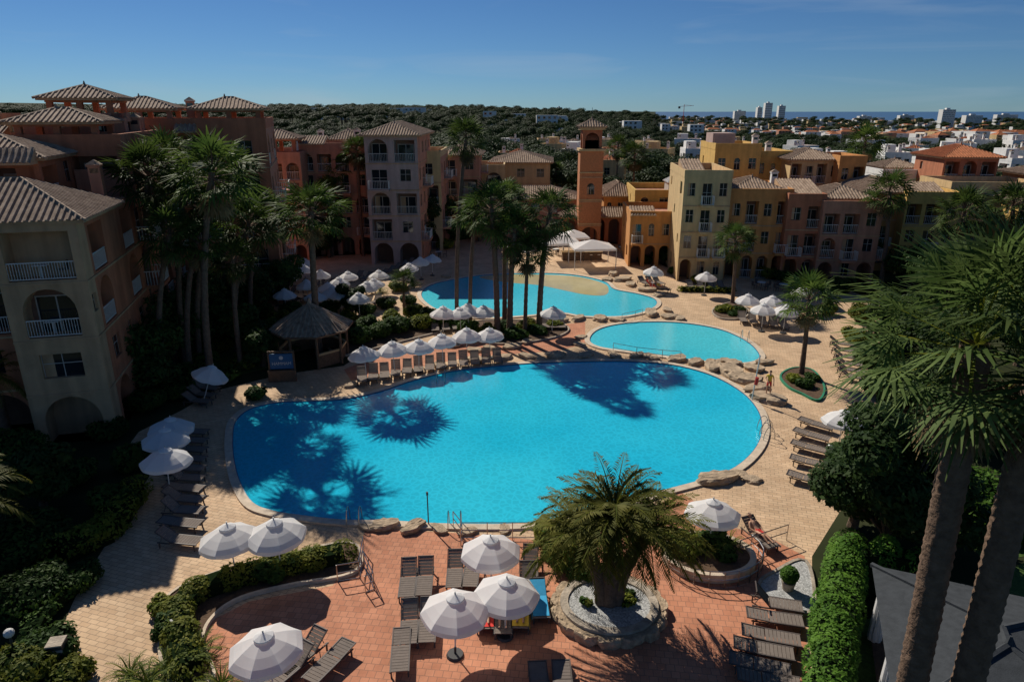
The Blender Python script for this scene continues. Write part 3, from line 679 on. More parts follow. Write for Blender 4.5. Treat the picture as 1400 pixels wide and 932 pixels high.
# ---------------------------------------------------------------- forest (instanced)
def pine_template(seed):
    random.seed(seed); bl=[]; flat=random.uniform(.45,.7)
    for i in range(11):
        a=i*2.4; r=.1+.6*random.random(); k=.3+.15*random.random(); bl.append((math.cos(a)*r,math.sin(a)*r,1.3+.25*random.random(),k,k,k*flat))
    bl.append((0,0,1.4,.5,.5,.4))
    V=leafcloud(bl,1500,.055,fill=.7,up=.6)
    tv=np.array([(-.05,0,0),(.05,0,0),(.04,0,1.4),(-.04,0,1.4),(0,-.05,0),(0,.05,0),(0,.04,1.4),(0,-.04,1.4)],float)
    n=len(V)//4
    return quadmesh('pine_tree_crown',np.concatenate([V,tv]),[M['pine'],M['bark']],[0]*n+[1]*2)
def dupli(name,items,child_mesh):
    V=[];Fs=[]
    for (x,y,z,s,a) in items:
        n=len(V); h=s/2; ca,sa=math.cos(a)*h,math.sin(a)*h
        V+=[(x-ca+sa,y-sa-ca,z),(x+ca+sa,y+sa-ca,z),(x+ca-sa,y+sa+ca,z),(x-ca-sa,y-sa+ca,z)]; Fs.append((n,n+1,n+2,n+3))
    p=obj(name,npmesh(name,V,Fs,[M['core']])); p.instance_type='FACES'; p.use_instance_faces_scale=True
    p.show_instancer_for_render=False; p.show_instancer_for_viewport=False
    c=obj('crown_and_trunk',child_mesh,p); return p
random.seed(21)
items=[[] for _ in range(4)]
for i in range(6400):
    d=118*math.exp(random.random()**.8*3.1); q=random.uniform(-.88,.88); x=q*d
    if any(abs(x-a-4)<7 and -10<d-c<10 for a,c in VIL): continue
    if q>.2 and d<330 and random.random()<.2: continue
    sc=random.uniform(3.6,6.0)*(1+max(0,d-400)/800)
    z=terr(x,d)-.5
    if q>.2 and d>300:
        sc*=.72
        if random.random()<.22: continue
    elif q>-.02 and d<330: sc*=.9
    items[i%4].append((x,d,z+ (1.5 if q<.1 else 0),sc,random.random()*6.28))
for k in range(4): dupli('pine_forest',items[k],pine_template(30+k))
# ---------------------------------------------------------------- palms
random.seed(5)
for t in [(290,525,290,235,1.7,.24),(215,500,203,240,1.6,.22),(255,505,250,272,1.4,.2),(325,480,340,305,1.45,.2),(437,485,425,288,1.65,.26),
          (625,447,637,190,1.15,.17),(643,447,650,292,1.2,.17),(680,458,672,285,1.5,.24),(697,458,703,318,1.35,.24),(718,455,722,345,1.2,.17),(737,450,752,290,1.45,.24),(690,440,690,272,1.3,.2),
          (515,345,515,225,1.5,.2),(480,345,468,228,1.5,.2),(497,350,488,205,1.35,.2),(1095,512,1106,408,1.25,.17),(1001,415,1005,328,1.2,.17),(1203,392,1216,262,1.5,.22),
          (553,430,552,383,.8,.12),(275,500,300,262,1.3,.2),(160,480,190,270,1.3,.2),(235,470,228,215,1.4,.2),(1300,400,1318,290,1.7,.22),(1370,400,1385,280,1.7,.22),(1395,430,1400,345,1.6,.22),(310,440,322,235,1.4,.2),
          (262,520,268,330,1.25,.2),(345,450,360,290,1.35,.2),(225,530,232,320,1.2,.2),(330,505,318,355,1.1,.18),(395,400,385,300,1.2,.18),(455,350,450,262,1.4,.2)]:
    palm_px(*t)
for (px,py,yd,cr) in ((868,212,118,1.8),(1183,195,115,2.0),(845,200,135,1.5),(760,235,125,1.3),(1250,285,86,1.2)):
    fan_palm(XAT(px,py,yd),yd,ZAT(py,yd),cr)
def nearpalm(bx,by,t,cx,cy,cr,r,idx):
    u=(bx-700)/F; v=(466-by)/F; x=u*t; y=t*(c_+v*s_)
    z=ZAT(cy,y); xc=XAT(cx,cy,y)
    e=empty('fan_palm_tree',(x-.1,y,0)); obj('trunk',trunkmesh(z,r,r*.82,(xc-x+.1,0),24,int(z*11)),e)
    obj('crown',NEAR[idx],e,(xc-x+.1,0,z+.1),(0,0,idx*2.0),(cr,)*3)
nearpalm(1262,932,12.5,1335,470,.95,.27,0)
nearpalm(1335,932,12.0,1440,455,1.0,.27,1)
cx,cy=P(832,835)
e=empty('date_palm_tree',(cx,cy,.4)); zc=3.7
obj('trunk',trunkmesh(zc,.26,.36,(0,0),14,24),e); obj('crown',FE,e,(0,0,zc-.1),(0,0,0),(1.05,)*3); 
obj('trunk_offset',trunkmesh(zc-.9,.2,.28,(-.9,.1),12,20),e,(-.3,0,0)); obj('crown_offset',FE,e,(-1.2,.1,zc-.9),(0,0,1),(.85,)*3)
obj('trunk_second_offset',trunkmesh(zc-.7,.2,.28,(.95,0),12,20),e,(.3,0,0)); obj('crown_second_offset',FE,e,(1.25,0,zc-.7),(0,0,2),(.88,)*3)
for (px,py,h,s) in ((-60,790,3.4,1.0),(10,600,4,.8)):
    x,y=P(px,py); e=empty('date_palm_tree',(x,y,0)); obj('trunk',trunkmesh(h,.3,.35,(0,0),12),e); obj('crown',FE2,e,(0,0,h),(0,0,px),(s,)*3)
AG=feather_crown('small_palm_crown',34,1.1,31,14,'fan')
def lowpalm(px,py,s=1,name='dwarf_palm_plant'):
    x,y=P(px,py); obj(name,AG,None,(x,y,.15),(0,0,px),(s,)*3)
for t in ((232,925,1.1),(275,895,1.0),(205,945,1.2),(305,945,1),(945,745,1.1),(965,760,.9),(380,775,.8),(430,765,.7),(475,420,1.2),(520,400,1.2),(180,930,1),(405,770,.8),(995,752,1)): lowpalm(*t)
# ---------------------------------------------------------------- trees & shrubs
x,y=P(1200,765); tree('broadleaf_tree',x,y,6.6,2.7,'tree',16000,.13,trunkh=.2)
x,y=P(1165,720); tree('broadleaf_tree',x,y,5.2,1.8,'tree',9000,.12,trunkh=.2)
x,y=P(1260,740); tree('broadleaf_tree',x,y,6.2,2.4,'tree',11000,.13,trunkh=.2)
for (px,py,h,r) in ((580,345,8.5,2.6),(340,440,6,2.6),(390,420,5,2.2),(270,470,6,3),(210,540,5,2.6),(240,500,6,2.8),(300,400,7,3.4),(600,330,7,3),(655,330,5,2.5),(720,320,6,2.6),(1240,400,5,2.8),(1290,430,6,3.2),(1350,440,6,3.2),(1230,480,4,2.4),(1290,520,5,3),(1390,500,6,3),(1300,600,4,2.5),(1235,570,3.5,2),(450,352,6,2.6),(375,340,8,3.6),(1180,372,4,1.8),(905,360,3,1.3),(140,560,3,1.5),(60,700,3,1.6),(700,325,8,2.2),(860,325,5,1.8),(330,480,4,2),(360,500,3,1.5),(540,335,6,2.4),(480,432,3,1.3),(625,338,5,1.8)):
    x,y=P(px,py); tree('garden_tree',x,y,h,r,'tree',4200,.17,trunkh=.2)
for (px,py,r,h,m) in [(160,700,1.2,1.3,'shrub'),(30,760,2.2,1.6,'shrub'),(40,830,1.8,1.2,'shrub'),(60,900,1.3,.9,'shrub'),(20,930,1.5,1,'hedge'),(110,800,1,.8,'shrub'),(95,930,.9,.7,'hedge'),(230,870,.6,.8,'shrub'),
    (225,835,.6,.6,'hedge'),(372,790,.8,.9,'shrub'),(350,545,.9,.8,'shrub'),(310,520,1.3,1,'shrub'),(450,430,1.2,1.2,'shrub'),(490,470,1.3,1.4,'shrub'),(520,462,1.2,1.4,'shrub'),(545,455,1.3,1.5,'shrub'),(575,450,1.2,1.3,'hedge'),
    (600,447,1.0,1.2,'shrub'),(640,455,1.1,1,'shrub'),(665,458,1.0,.9,'hedge'),(705,462,1.2,.8,'shrub'),(735,457,1.0,.8,'shrub'),(760,448,.9,.7,'hedge'),(360,330,2,2,'shrub'),(430,345,2,2,'shrub'),(560,340,1.8,1.6,'shrub'),(610,340,1.6,1.4,'hedge'),
    (500,430,1.2,1,'shrub'),(530,420,1.2,1,'shrub'),(1100,530,.7,.7,'shrub'),(1085,522,.7,.5,'hedge'),(1110,520,.6,.5,'shrub'),(990,427,1.0,.7,'hedge'),(1010,427,.8,.6,'shrub'),(1003,432,.7,.5,'shrub'),
    (1150,400,1.5,1.6,'shrub'),(1100,388,1.5,1.4,'shrub'),(1050,380,1.4,1.3,'hedge'),(960,388,1.4,.9,'hedge'),(1180,440,1.6,1.6,'hedge'),(1190,500,1.6,1.6,'shrub'),(1170,470,1.4,1.3,'hedge'),(1210,540,1.8,2,'shrub'),(1190,590,1.5,1.6,'shrub'),(1160,640,1.2,1.4,'shrub'),
    (770,775,1.1,1.6,'ivy'),(752,750,.8,1.4,'hedge'),(795,795,.7,.9,'shrub'),(935,760,.9,1.0,'hedge'),(975,750,.8,.9,'shrub'),(990,765,.7,.7,'shrub'),(920,745,.7,.8,'shrub'),(925,375,1.2,1,'shrub'),(880,360,1.2,1.1,'shrub'),
    (20,640,2,2.2,'shrub'),(180,640,1.2,1.4,'shrub'),(100,660,1.4,1.2,'shrub'),(200,560,1.5,1.4,'shrub'),(245,540,1.5,1.2,'shrub'),(270,520,1.5,1.5,'shrub'),(1350,380,3,3,'hedge'),(1270,380,2.6,2.6,'shrub'),(1400,620,2.5,2.5,'ivy'),(1330,700,2.4,2.2,'ivy'),(1400,720,2.5,1.8,'ivy'),(1280,650,2,2,'shrub'),
    (300,480,1.6,1.3,'hedge'),(340,500,1.4,1.1,'hedge'),(375,455,1.3,1.2,'ivy'),(320,455,1.6,1.4,'shrub'),(280,500,1.2,1.2,'ivy'),(400,480,1,.9,'shrub'),(150,600,1.2,1.2,'shrub'),(130,740,1,1,'hedge'),(1070,385,1.2,1.2,'shrub'),(1130,430,1,1,'hedge'),(1310,420,2.4,2.4,'ivy'),
    (475,440,1,1,'hedge'),(440,408,1,.9,'shrub'),(545,398,1.1,1,'hedge'),(560,415,1,.9,'shrub'),(535,440,1,1.1,'hedge'),(350,395,1.6,1.6,'shrub'),(330,360,2,2,'hedge'),
    (500,455,1.1,1.5,'shrub'),(465,470,1,1.2,'shrub'),(585,440,1.1,1.2,'shrub'),(565,435,1.0,1.3,'hedge'),(620,447,.9,1,'shrub'),(400,430,1.3,1.3,'shrub'),(385,445,1.2,1.3,'hedge'),(360,435,1.4,1.4,'shrub'),(690,452,1.0,1.0,'shrub'),(720,450,1.0,.9,'hedge')]:
    x,y=P(px,py); shrub('shrub',x,y,r,h,m)
def hpx(px,z=0): return [P(a,b,z) for a,b in px]
hedge('clipped_hedge',hpx([(262,925),(248,880),(245,845),(270,818),(320,800),(375,785),(430,775),(470,765)]),1.15,.85,'hedge',.07,420)
hedge('clipped_hedge',hpx([(85,765),(150,735),(185,680)]),1.5,1.1,'hedge',.09,190)
hedge('clipped_hedge',hpx([(30,900),(65,840),(110,800)]),.8,.6,'shrub',.09,170)
hedge('ivy_hedge',hpx([(1120,1010),(1135,900),(1150,810),(1155,780)]),1.5,1.9,'ivy',.075,420)
hedge('ivy_hedge',hpx([(1155,800),(1200,800),(1250,815)]),1.3,2.2,'ivy',.075,420)
hedge('clipped_hedge',hpx([(1215,400),(1215,560)]),1.5,1.5,'shrub',.15,60)
hedge('clipped_hedge',hpx([(930,398),(1000,400)]),.8,.6,'hedge',.15,60)
hedge('clipped_hedge',hpx([(480,455),(600,447)]),1.2,1,'shrub',.15,70)
sheet('lawn',W([(1160,1000),(1165,850),(1260,830),(1420,760),(1600,800),(1500,1100)]),.006,'lawn')
sheet('lawn',W([(1300,720),(1420,690),(1500,740),(1350,770)]),.010,'lawn')
sheet('lawn',W([(240,480),(330,440),(380,500),(330,512),(270,530)]),.006,'lawn')
def bed(name,px,m='soil',kerb='rock2',h=.16):
    pts=ccw(smooth_closed(W(px),5)); e=empty(name); o=sheet('soil',pts,h*.7,m); o.parent=e; o=band('kerb',pts,.12,h,kerb); o.parent=e
bed('planting_bed',[(232,930),(222,860),(235,815),(300,785),(380,765),(470,745),(492,760),(480,785),(400,800),(330,818),(290,845),(275,880),(290,930)],kerb='coping')
bed('planting_bed',[(1068,515),(1085,505),(1110,508),(1125,530),(1118,548),(1098,540),(1078,530)],kerb='kgreen')
bed('planting_bed',[(620,448),(660,440),(740,440),(775,448),(765,460),(710,470),(660,468)],kerb='rock2')
bed('planting_bed',[(440,450),(500,445),(600,437),(612,450),(560,465),(500,480),(460,485)],kerb='rock2')
bed('planting_bed',[(975,425),(1000,415),(1022,425),(1015,436),(985,436)],kerb='rock2')
bed('gravel_bed',[(1040,800),(1060,785),(1100,770),(1110,830),(1085,838),(1050,822)],'gravel','rock2')
pt=[(cx+1.55*math.cos(a),cy+1.35*math.sin(a)) for a in np.linspace(0,2*math.pi,40,endpoint=False)]
e=empty('round_planter'); o=sheet('gravel_fill',pt,.38,'gravel'); o.parent=e; o=band('stone_wall',pt,.3,.44,'rock2'); o.parent=e
for i in range(9):
    a=random.random()*6.28; r=random.uniform(.6,1.35); sx,sy=cx+r*math.cos(a),cy+r*math.sin(a)*.85; shrub('ground_cover_plant',sx,sy,.22,.3,random.choice(['hedge','shrub']),200,.06,.36)
ccx,ccy=P(968,765)
pt=[(ccx+1.7*math.cos(a),ccy+1.3*math.sin(a)) for a in np.linspace(0,2*math.pi,40,endpoint=False)]
e=empty('round_planter'); o=sheet('soil',pt,.3,'soil'); o.parent=e; o=band('stone_wall',pt,.25,.4,'coping'); o.parent=e
# ---------------------------------------------------------------- rocks
import bmesh
from mathutils import noise
def rockmesh(seed):
    bm=bmesh.new(); bmesh.ops.create_icosphere(bm,subdivisions=3,radius=1)
    for v in bm.verts:
        n=noise.noise(v.co*1.1+Vector((seed*7,seed*3,1))); n2=noise.noise(v.co*3.2+Vector((seed,9,2)))
        v.co*= 1+.35*n+.12*n2
        v.co.z=max(-.4,min(.42+.1*n2,v.co.z))
        v.co.x=round(v.co.x*3.2)/3.2*.45+v.co.x*.55; v.co.y=round(v.co.y*3.2)/3.2*.45+v.co.y*.55
    me=bpy.data.meshes.new('boulder'); bm.to_mesh(me); bm.free(); me.materials.append(M['rock']); return me
RK=[rockmesh(i) for i in range(6)]
rocks=[(1028,657,.5),(1008,649,.5),(525,720,.7),(565,723,.65),(600,724,.5),(640,728,.45),(500,722,.4),(690,724,.4),(950,497,.9),(975,503,1.1),(1000,511,1.2),(1020,521,1.1),(1035,533,1.1),(1050,547,1.2),(1000,498,.9),(1030,505,.8),(925,492,.8),(890,489,.7),
 (520,517,.6),(560,508,.6),(600,500,.7),(650,493,.8),(690,490,.7),(720,488,.7),(760,487,.8),(800,487,.8),(840,487,.8),(480,528,.5),(870,487,.7),(765,440,.9),(790,437,.9),(820,437,.9),(845,439,.8),(890,430,1.1),(912,425,.8),(915,434,.8),(850,383,1.1),(838,376,1),(862,390,1),(885,398,1),(900,404,.8),(830,383,.8),(795,462,.6),(792,472,.6),(700,475,.8),(650,480,.7),(670,477,.6),(1045,497,.7),(620,474,.6),(930,437,.7),(720,468,.7),(560,395,.7),(575,388,.6),(610,379,.6)]
x,y=P(980,657); obj('sandstone_boulder',RK[2],None,(x,y,.1),(0,0,.2),(1.2,.55,.6))
for i,(px,py,s) in enumerate(rocks):
    x,y=P(px,py); obj('sandstone_boulder',RK[i%6],None,(x,y,s*.12),(0,0,random.random()*6),(s,s*random.uniform(.5,.8),s*random.uniform(.4,.65)))
for i in range(15):
    a=i/15*6.283; obj('sandstone_boulder',RK[i%6],None,(cx+1.95*math.cos(a),cy+1.7*math.sin(a),.12),(0,0,a+1.5),(.46,.3,.5))
# ---------------------------------------------------------------- umbrellas
def umbrella_mesh(R=1.12):
    b=B(); ns=8; rings=[(0.06,.60),(.3,.50),(.6,.33),(.85,.15),(1.0,.0)]
    sub=4
    def pt(k,t,rr,z):
        a=(k+t)/ns*2*math.pi; sag=4*t*(1-t); r=rr*R*(1-.07*sag*rr); return (math.cos(a)*r,math.sin(a)*r,2.02+z-.035*sag*rr)
    for k in range(ns):
        for j in range(sub):
            t0,t1=j/sub,(j+1)/sub
            for i in range(len(rings)-1):
                (r0,z0),(r1,z1)=rings[i],rings[i+1]
                b.poly('canopy:canvas',[pt(k,t0,r0,z0),pt(k,t0,r1,z1),pt(k,t1,r1,z1),pt(k,t1,r0,z0)])
            def vl(t): return -.13-.05*math.sin(math.pi*t)
            b.poly('canopy:canvas',[pt(k,t0,1,0),pt(k,t0,1.01,vl(t0)),pt(k,t1,1.01,vl(t1)),pt(k,t1,1,0)])
            b.poly('canopy:canvas',[(0,0,2.76),pt(k,t0,.26,.60),pt(k,t1,.26,.60)])
            b.poly('canopy:canvas',[pt(k,t0,.26,.60),pt(k,t0,.27,.56),pt(k,t1,.27,.56),pt(k,t1,.26,.60)])
        a=k/ns*2*math.pi; b.beam('ribs:whitepaint',(0,0,2.57),(math.cos(a)*R*.98,math.sin(a)*R*.98,2.0),.012,4)
        b.beam('ribs:whitepaint',(0,0,1.75),(math.cos(a)*R*.5,math.sin(a)*R*.5,2.3),.01,4)
    b.beam('pole:whitepaint',(0,0,.08),(0,0,2.85),.025,8); b.beam('base:dark',(0,0,.01),(0,0,.1),.3,14,.26); b.beam('base:dark',(0,0,.1),(0,0,.4),.04,8)
    return b.mesh('parasol')
UM=umbrella_mesh()
umb=[(671,742),(690,797),(620,821),(365,870),(976,690),(314,725),(378,720),(223,621),(223,593),(230,575),(499,478),(538,471),(571,468),(605,462),(638,454),(670,451),(755,422),(630,423),(605,424),(662,420),
 (1153,566),(1045,418),(1022,406),(1055,408),(1075,420),(965,374),(893,368),(395,375),(420,387),(412,365),(377,387),(447,389),(462,383),(476,375),(490,403),(455,395),(500,388),(518,372),(345,367),(368,361),(575,355),(590,350),(415,355),(437,372),
 (388,398),(466,398),(430,401),(512,384),(352,380),(640,419),(1098,394),(560,362)]
for i,(px,py) in enumerate(umb):
    x,y=P(px,py,2.3); s=1.0 if i>9 else 1.06
    if i>=27: s=.95
    obj('parasol',UM,None,(x,y,.01),(random.uniform(-.05,.05),random.uniform(-.05,.05),random.random()*.8),(s,s,random.uniform(.9,.98)))
x,y=P(270,505,2.4); obj('parasol',UM,None,(x,y,.01),(0,.35,.3))
# ---------------------------------------------------------------- loungers
def lounger_mesh(ang=35,towel=None,folded=False):
    b=B(); w=.33; zs=.36; hx=1.22
    for sy in (-w,w-.05):
        b.box('frame:taupef',0,sy,zs-.05,hx+.02,sy+.05,zs+.01)
    ca,sa=math.cos(math.radians(ang)),math.sin(math.radians(ang)); Lb=.78
    def bp(d,y,o=0): return (hx+ca*d-sa*o,y,zs+sa*d+ca*o)
    for x in (.12,1.75): 
        for sy in (-w+.02,w-.07): b.box('frame:taupef',x,sy,.0,x+.05,sy+.05,zs-.052)
    for sy in (-w+.003,w-.053): b.box('frame:taupef',1.25,sy,zs-.1,1.85,sy+.045,zs-.055)
    b.beam('frame:taupef',bp(.5,-.2),(1.75,-.2,zs-.08),.015,4); b.beam('frame:taupef',bp(.5,.2),(1.75,.2,zs-.08),.015,4)
    n=9
    for i in range(n):
        x0=.03+i*(hx-.03)/n; b.box('sling:taupe',x0,-w+.052,zs-.025,x0+(hx-.03)/n-.015,w-.052,zs+.005)
    for i in range(6):
        d0=.02+i*Lb/6; d1=d0+Lb/6-.014
        b.poly('sling:taupe',[bp(d0,-w+.05),bp(d1,-w+.05),bp(d1,w-.05),bp(d0,w-.05)])
        b.poly('sling:taupe',[bp(d0,-w+.05,-.02),bp(d0,w-.05,-.02),bp(d1,w-.05,-.02),bp(d1,-w+.05,-.02)])
    for y0 in (-w,w-.05):
        b.beam('frame:taupef',bp(0,y0+.025),bp(Lb+.02,y0+.025),.028,4)
    b.beam('frame:taupef',bp(Lb,-w+.02),bp(Lb,w-.02),.028,4)
    if towel:
        b.poly('towel:'+towel,[(.1,-.3,zs+.03),(hx,-.3,zs+.03),(hx,.3,zs+.03),(.1,.3,zs+.03)])
        b.poly('towel:'+towel,[bp(.02,-.3,.03),bp(.7,-.3,.03),bp(.7,.3,.03),bp(.02,.3,.03)])
        for yy in (-.31,.31): b.poly('towel:'+towel,[(.1,yy,zs+.03),(hx,yy,zs+.03),(hx,yy*1.15,zs-.2),(.1,yy*1.15,zs-.17)])
    return b.mesh('sun_lounger')
LM=[lounger_mesh(35),lounger_mesh(4),lounger_mesh(48)]
LT={'redcl':lounger_mesh(35,'redcl'),'bluecl':lounger_mesh(20,'bluecl'),'yelcl':lounger_mesh(30,'yelcl')}
def lounge(x,y,deg,k=0,towel=None):
    a=math.radians(deg); me=LT[towel] if towel else LM[k]
    return obj('sun_lounger',me,None,(x-math.cos(a)*.98,y-math.sin(a)*.98,.012),(0,0,a))
def lp(px,py,deg,k=0,towel=None): x,y=P(px,py,.3); return lounge(x,y,deg+random.uniform(-2.5,2.5),k,towel)
for t in ((558,795,95,0),(581,793,93,0),(622,783,92,0),(645,782,90,0),(725,775,88,0),(560,855,96,0),(585,853,94,0),(548,890,96,1),(722,800,92,0),
          (415,895,60,0),(450,905,60,1),(395,915,60,0),(738,940,92,1),(770,938,90,1),
          (1060,845,165,1),(1055,870,165,1),(1045,888,165,1),(1040,910,165,1),(1052,930,165,1),(1060,825,165,2),(1105,655,150,1),(1108,632,150,1),(1108,612,145,1),(1110,595,140,1),(1116,580,140,1)): lp(*t)
for i in range(11):
    t=i/10; px=246+(262-246)*t+0; py=738-(738-590)*t**.8
    lp(px,py,172,[0,1,2][i%3])
for i in range(4): lp(270+i*6,548-i*9,165,0)
for i in range(13):
    t=i/12; px=495+t*185; py=516-t*26-3*math.sin(t*3); lp(px,py,100-t*5,[0,2][i%2])
for i in range(10): lp(385+i*13,398-i*2.5+4*(i%2),70,0); 
for i in range(9): lp(400+i*13,411-i*1.5,250,0)
for i in range(8): lp(430+i*12,425-i*1.8,80,0)
for i in range(7): lp(505+i*9,383-i*4,60,0)
for i in range(4): lp(595+i*14,448-i*1,100,0)
for i in range(5): lp(1015+i*14,436+i*2,80,0)
for i in range(6): lp(1150+i*3,470+i*9,150,0)
for i in range(4): lp(945+i*14,392,95,0)
for i in range(3): lp(745+i*11,444,95,0)
for i in range(3): lp(880+i*10,386,110,0)
tw=[lp(664,836,92,0,'redcl'),lp(737,822,92,0,'bluecl'),lp(688,842,90,0),lp(712,835,88,0,'yelcl'),lp(893,390,140,0,'redcl'),lp(1038,733,110,0),lp(905,395,140,0),lp(470,407,70,0,'bluecl')]
# ---------------------------------------------------------------- people
def person(name,J,loc,rz,top,bottom,hair='hair',parent=None):
    verts=[];rad=[];edges=[];lab=[];ix={}
    def add(k,p,r): ix[k]=len(verts); verts.append(p); rad.append(r)
    base={'pel':.14,'abd':.125,'che':.15,'neck':.06,'hb':.07}
    for k in base: add(k,J[k],base[k])
    def ed(a,b_,l): edges.append((ix[a],ix[b_])); lab.append(l)
    ed('pel','abd','top');ed('abd','che','top');ed('che','neck','top2');ed('neck','hb','skin')
    for s in 'LR':
        for k,r in (('sh',.065),('el',.042),('wr',.028)): add(k+s,J[k+s],r)
        for k,r in (('hi',.095),('kn',.06),('an',.04),('to',.035)): add(k+s,J[k+s],r)
        ed('che','sh'+s,'top'); ed('sh'+s,'el'+s,'sleeve'); ed('el'+s,'wr'+s,'skin')
        ed('pel','hi'+s,'bot'); ed('hi'+s,'kn'+s,'bot2'); ed('kn'+s,'an'+s,'skin'); ed('an'+s,'to'+s,'skin')
        w=Vector(J['wr'+s]); d=(w-Vector(J['el'+s])).normalized(); side=d.orthogonal().normalized(); nn=d.cross(side)
        add('pa'+s,tuple(w+d*.075),.03); ed('wr'+s,'pa'+s,'skin')
        for i,(o,l) in enumerate(((-.03,.07),(-.01,.08),(.01,.075),(.03,.06))):
            k='f%d'%i+s; add(k,tuple(w+d*.11+side*o),.010); ed('pa'+s,k,'skin')
            add(k+'t',tuple(w+d*(.11+l)+side*o*1.2+nn*.02),.008); ed(k,k+'t','skin')
        add('th'+s,tuple(w+d*.06+side*.045+nn*.01),.011); ed('pa'+s,'th'+s,'skin'); add('tt'+s,tuple(w+d*.10+side*.065+nn*.02),.009); ed('th'+s,'tt'+s,'skin')
    me=bpy.data.meshes.new('b'); me.from_pydata(verts,edges,[]); o=obj('tmp',me)
    md=o.modifiers.new('s','SKIN'); 
    for i,v in enumerate(me.skin_vertices[0].data): v.radius=(rad[i],rad[i]*.85); v.use_root=(i==0)
    sb=o.modifiers.new('u','SUBSURF'); sb.levels=1; sb.render_levels=1
    dg=bpy.context.evaluated_depsgraph_get(); dg.update(); m2=bpy.data.meshes.new_from_object(o.evaluated_get(dg)); bpy.data.objects.remove(o)
    for k in ('skin',top,bottom): m2.materials.append(M[k])
    E=[(Vector(verts[a]),Vector(verts[b_])) for a,b_ in edges]
    for p in m2.polygons:
        p.use_smooth=True; best=9;bi=0;bt=0
        for i,(a,b_) in enumerate(E):
            d=b_-a; t=max(0,min(1,(p.center-a).dot(d)/max(d.length_squared,1e-9))); q=(p.center-(a+d*t)).length
            if q<best: best=q;bi=i;bt=t
        l=lab[bi]; p.material_index={'top':1,'top2':1 if bt<.5 else 0,'sleeve':1 if bt<.5 else 0,'bot':2,'bot2':2 if bt<.55 else 0}.get(l,0)
        if l=='top' and edges[bi][0]==0 and bt<.3: p.material_index=2
    e=empty(name,loc,rz); 
    if parent: e.parent=parent
    obj('body',m2,e)
    hc=Vector(J['head']); up=(hc-Vector(J['neck'])).normalized(); f=Vector(J['face']).normalized(); sd=up.cross(f)
    f=sd.cross(up).normalized()*1; sd.normalize()
    R=Matrix((f,sd,up)).transposed().to_4x4(); 
    bm=bmesh.new(); bmesh.ops.create_icosphere(bm,subdivisions=3,radius=1)
    for v in bm.verts:
        x,y_,z=v.co; v.co=Vector((x*.098,y_*.076*(1-.2*max(0,-z)),z*.118))
        if x>.9 and abs(y_)<.25 and -.35<z<.15: v.co.x+=.018
        if x>.7 and .0<z<.25 and .25<abs(y_)<.55: v.co.x-=.008
        if abs(y_)>.93 and abs(x)<.3: v.co.y*=1.18
    mh=bpy.data.meshes.new('head'); bm.to_mesh(mh); bm.free()
    for k in ('skin','hair','redcl'): mh.materials.append(M[k])
    for p in mh.polygons:
        c0=p.center; p.use_smooth=True
        if c0.z>.055 or (c0.x<-.01 and c0.z>-.06): p.material_index=1
        elif c0.x>.075 and .01<c0.z<.03 and .02<abs(c0.y)<.045: p.material_index=1
        elif c0.x>.07 and -.06<c0.z<-.045 and abs(c0.y)<.025: p.material_index=2
    o=obj('head',mh,e); o.matrix_local=Matrix.Translation(hc)@R
    return e
ST=dict(pel=(0,0,.95),abd=(0,0,1.12),che=(0,.01,1.3),neck=(0,0,1.49),hb=(0,-.01,1.56),head=(0,-.02,1.64),face=(0,-1,0),
 shL=(.17,0,1.41),elL=(.25,.03,1.13),wrL=(.27,-.08,.9),shR=(-.17,0,1.41),elR=(-.26,.0,1.14),wrR=(-.12,-.2,1.05),
 hiL=(.09,0,.9),knL=(.11,-.02,.49),anL=(.12,.02,.09),toL=(.14,-.14,.04),hiR=(-.09,0,.9),knR=(-.11,-.01,.49),anR=(-.12,.03,.09),toR=(-.14,-.13,.04))
LY=dict(pel=(1.12,0,.5),abd=(1.24,0,.54),che=(1.42,0,.68),neck=(1.6,0,.83),hb=(1.66,0,.88),head=(1.73,0,.93),face=(-.7,0,.7),
 shL=(1.5,.17,.75),elL=(1.28,.27,.57),wrL=(1.05,.2,.55),shR=(1.5,-.17,.75),elR=(1.3,-.29,.57),wrR=(1.06,-.25,.5),
 hiL=(1.05,.09,.49),knL=(.66,.13,.62),anL=(.28,.12,.43),toL=(.16,.14,.52),hiR=(1.05,-.09,.49),knR=(.66,-.11,.5),anR=(.24,-.1,.43),toR=(.14,-.12,.54))
x,y=P(1049,545); b=B(); b.box('slab:rock',-.5,-.4,0,.5,.4,.27); o=b.finish('stone_step',(x,y,.005),.3)
person('lifeguard_person',ST,(x,y,.276),-.4,'yelcl','redcl')
def on(l,top,bot,nm='sunbathing_person'): person(nm,LY,tuple(l.location),l.rotation_euler[2],top,bot)
on(tw[0],'skin','redcl'); on(tw[2],'skin','blkcl'); on(tw[5],'skin','redcl'); on(tw[4],'skin','bluecl'); on(tw[6],'yelcl','redcl'); on(tw[7],'skin','blkcl'); on(tw[3],'skin','bluecl')
b=B(); x,y=P(1040,548); b.beam('post:whitepaint',(x-.6,y,.01),(x-.4,y,3.2),.04,6); b.beam('buoy:redcl',(x-.5,y-.1,1.2),(x-.45,y-.1,1.7),.12,8); b.finish('rescue_post')
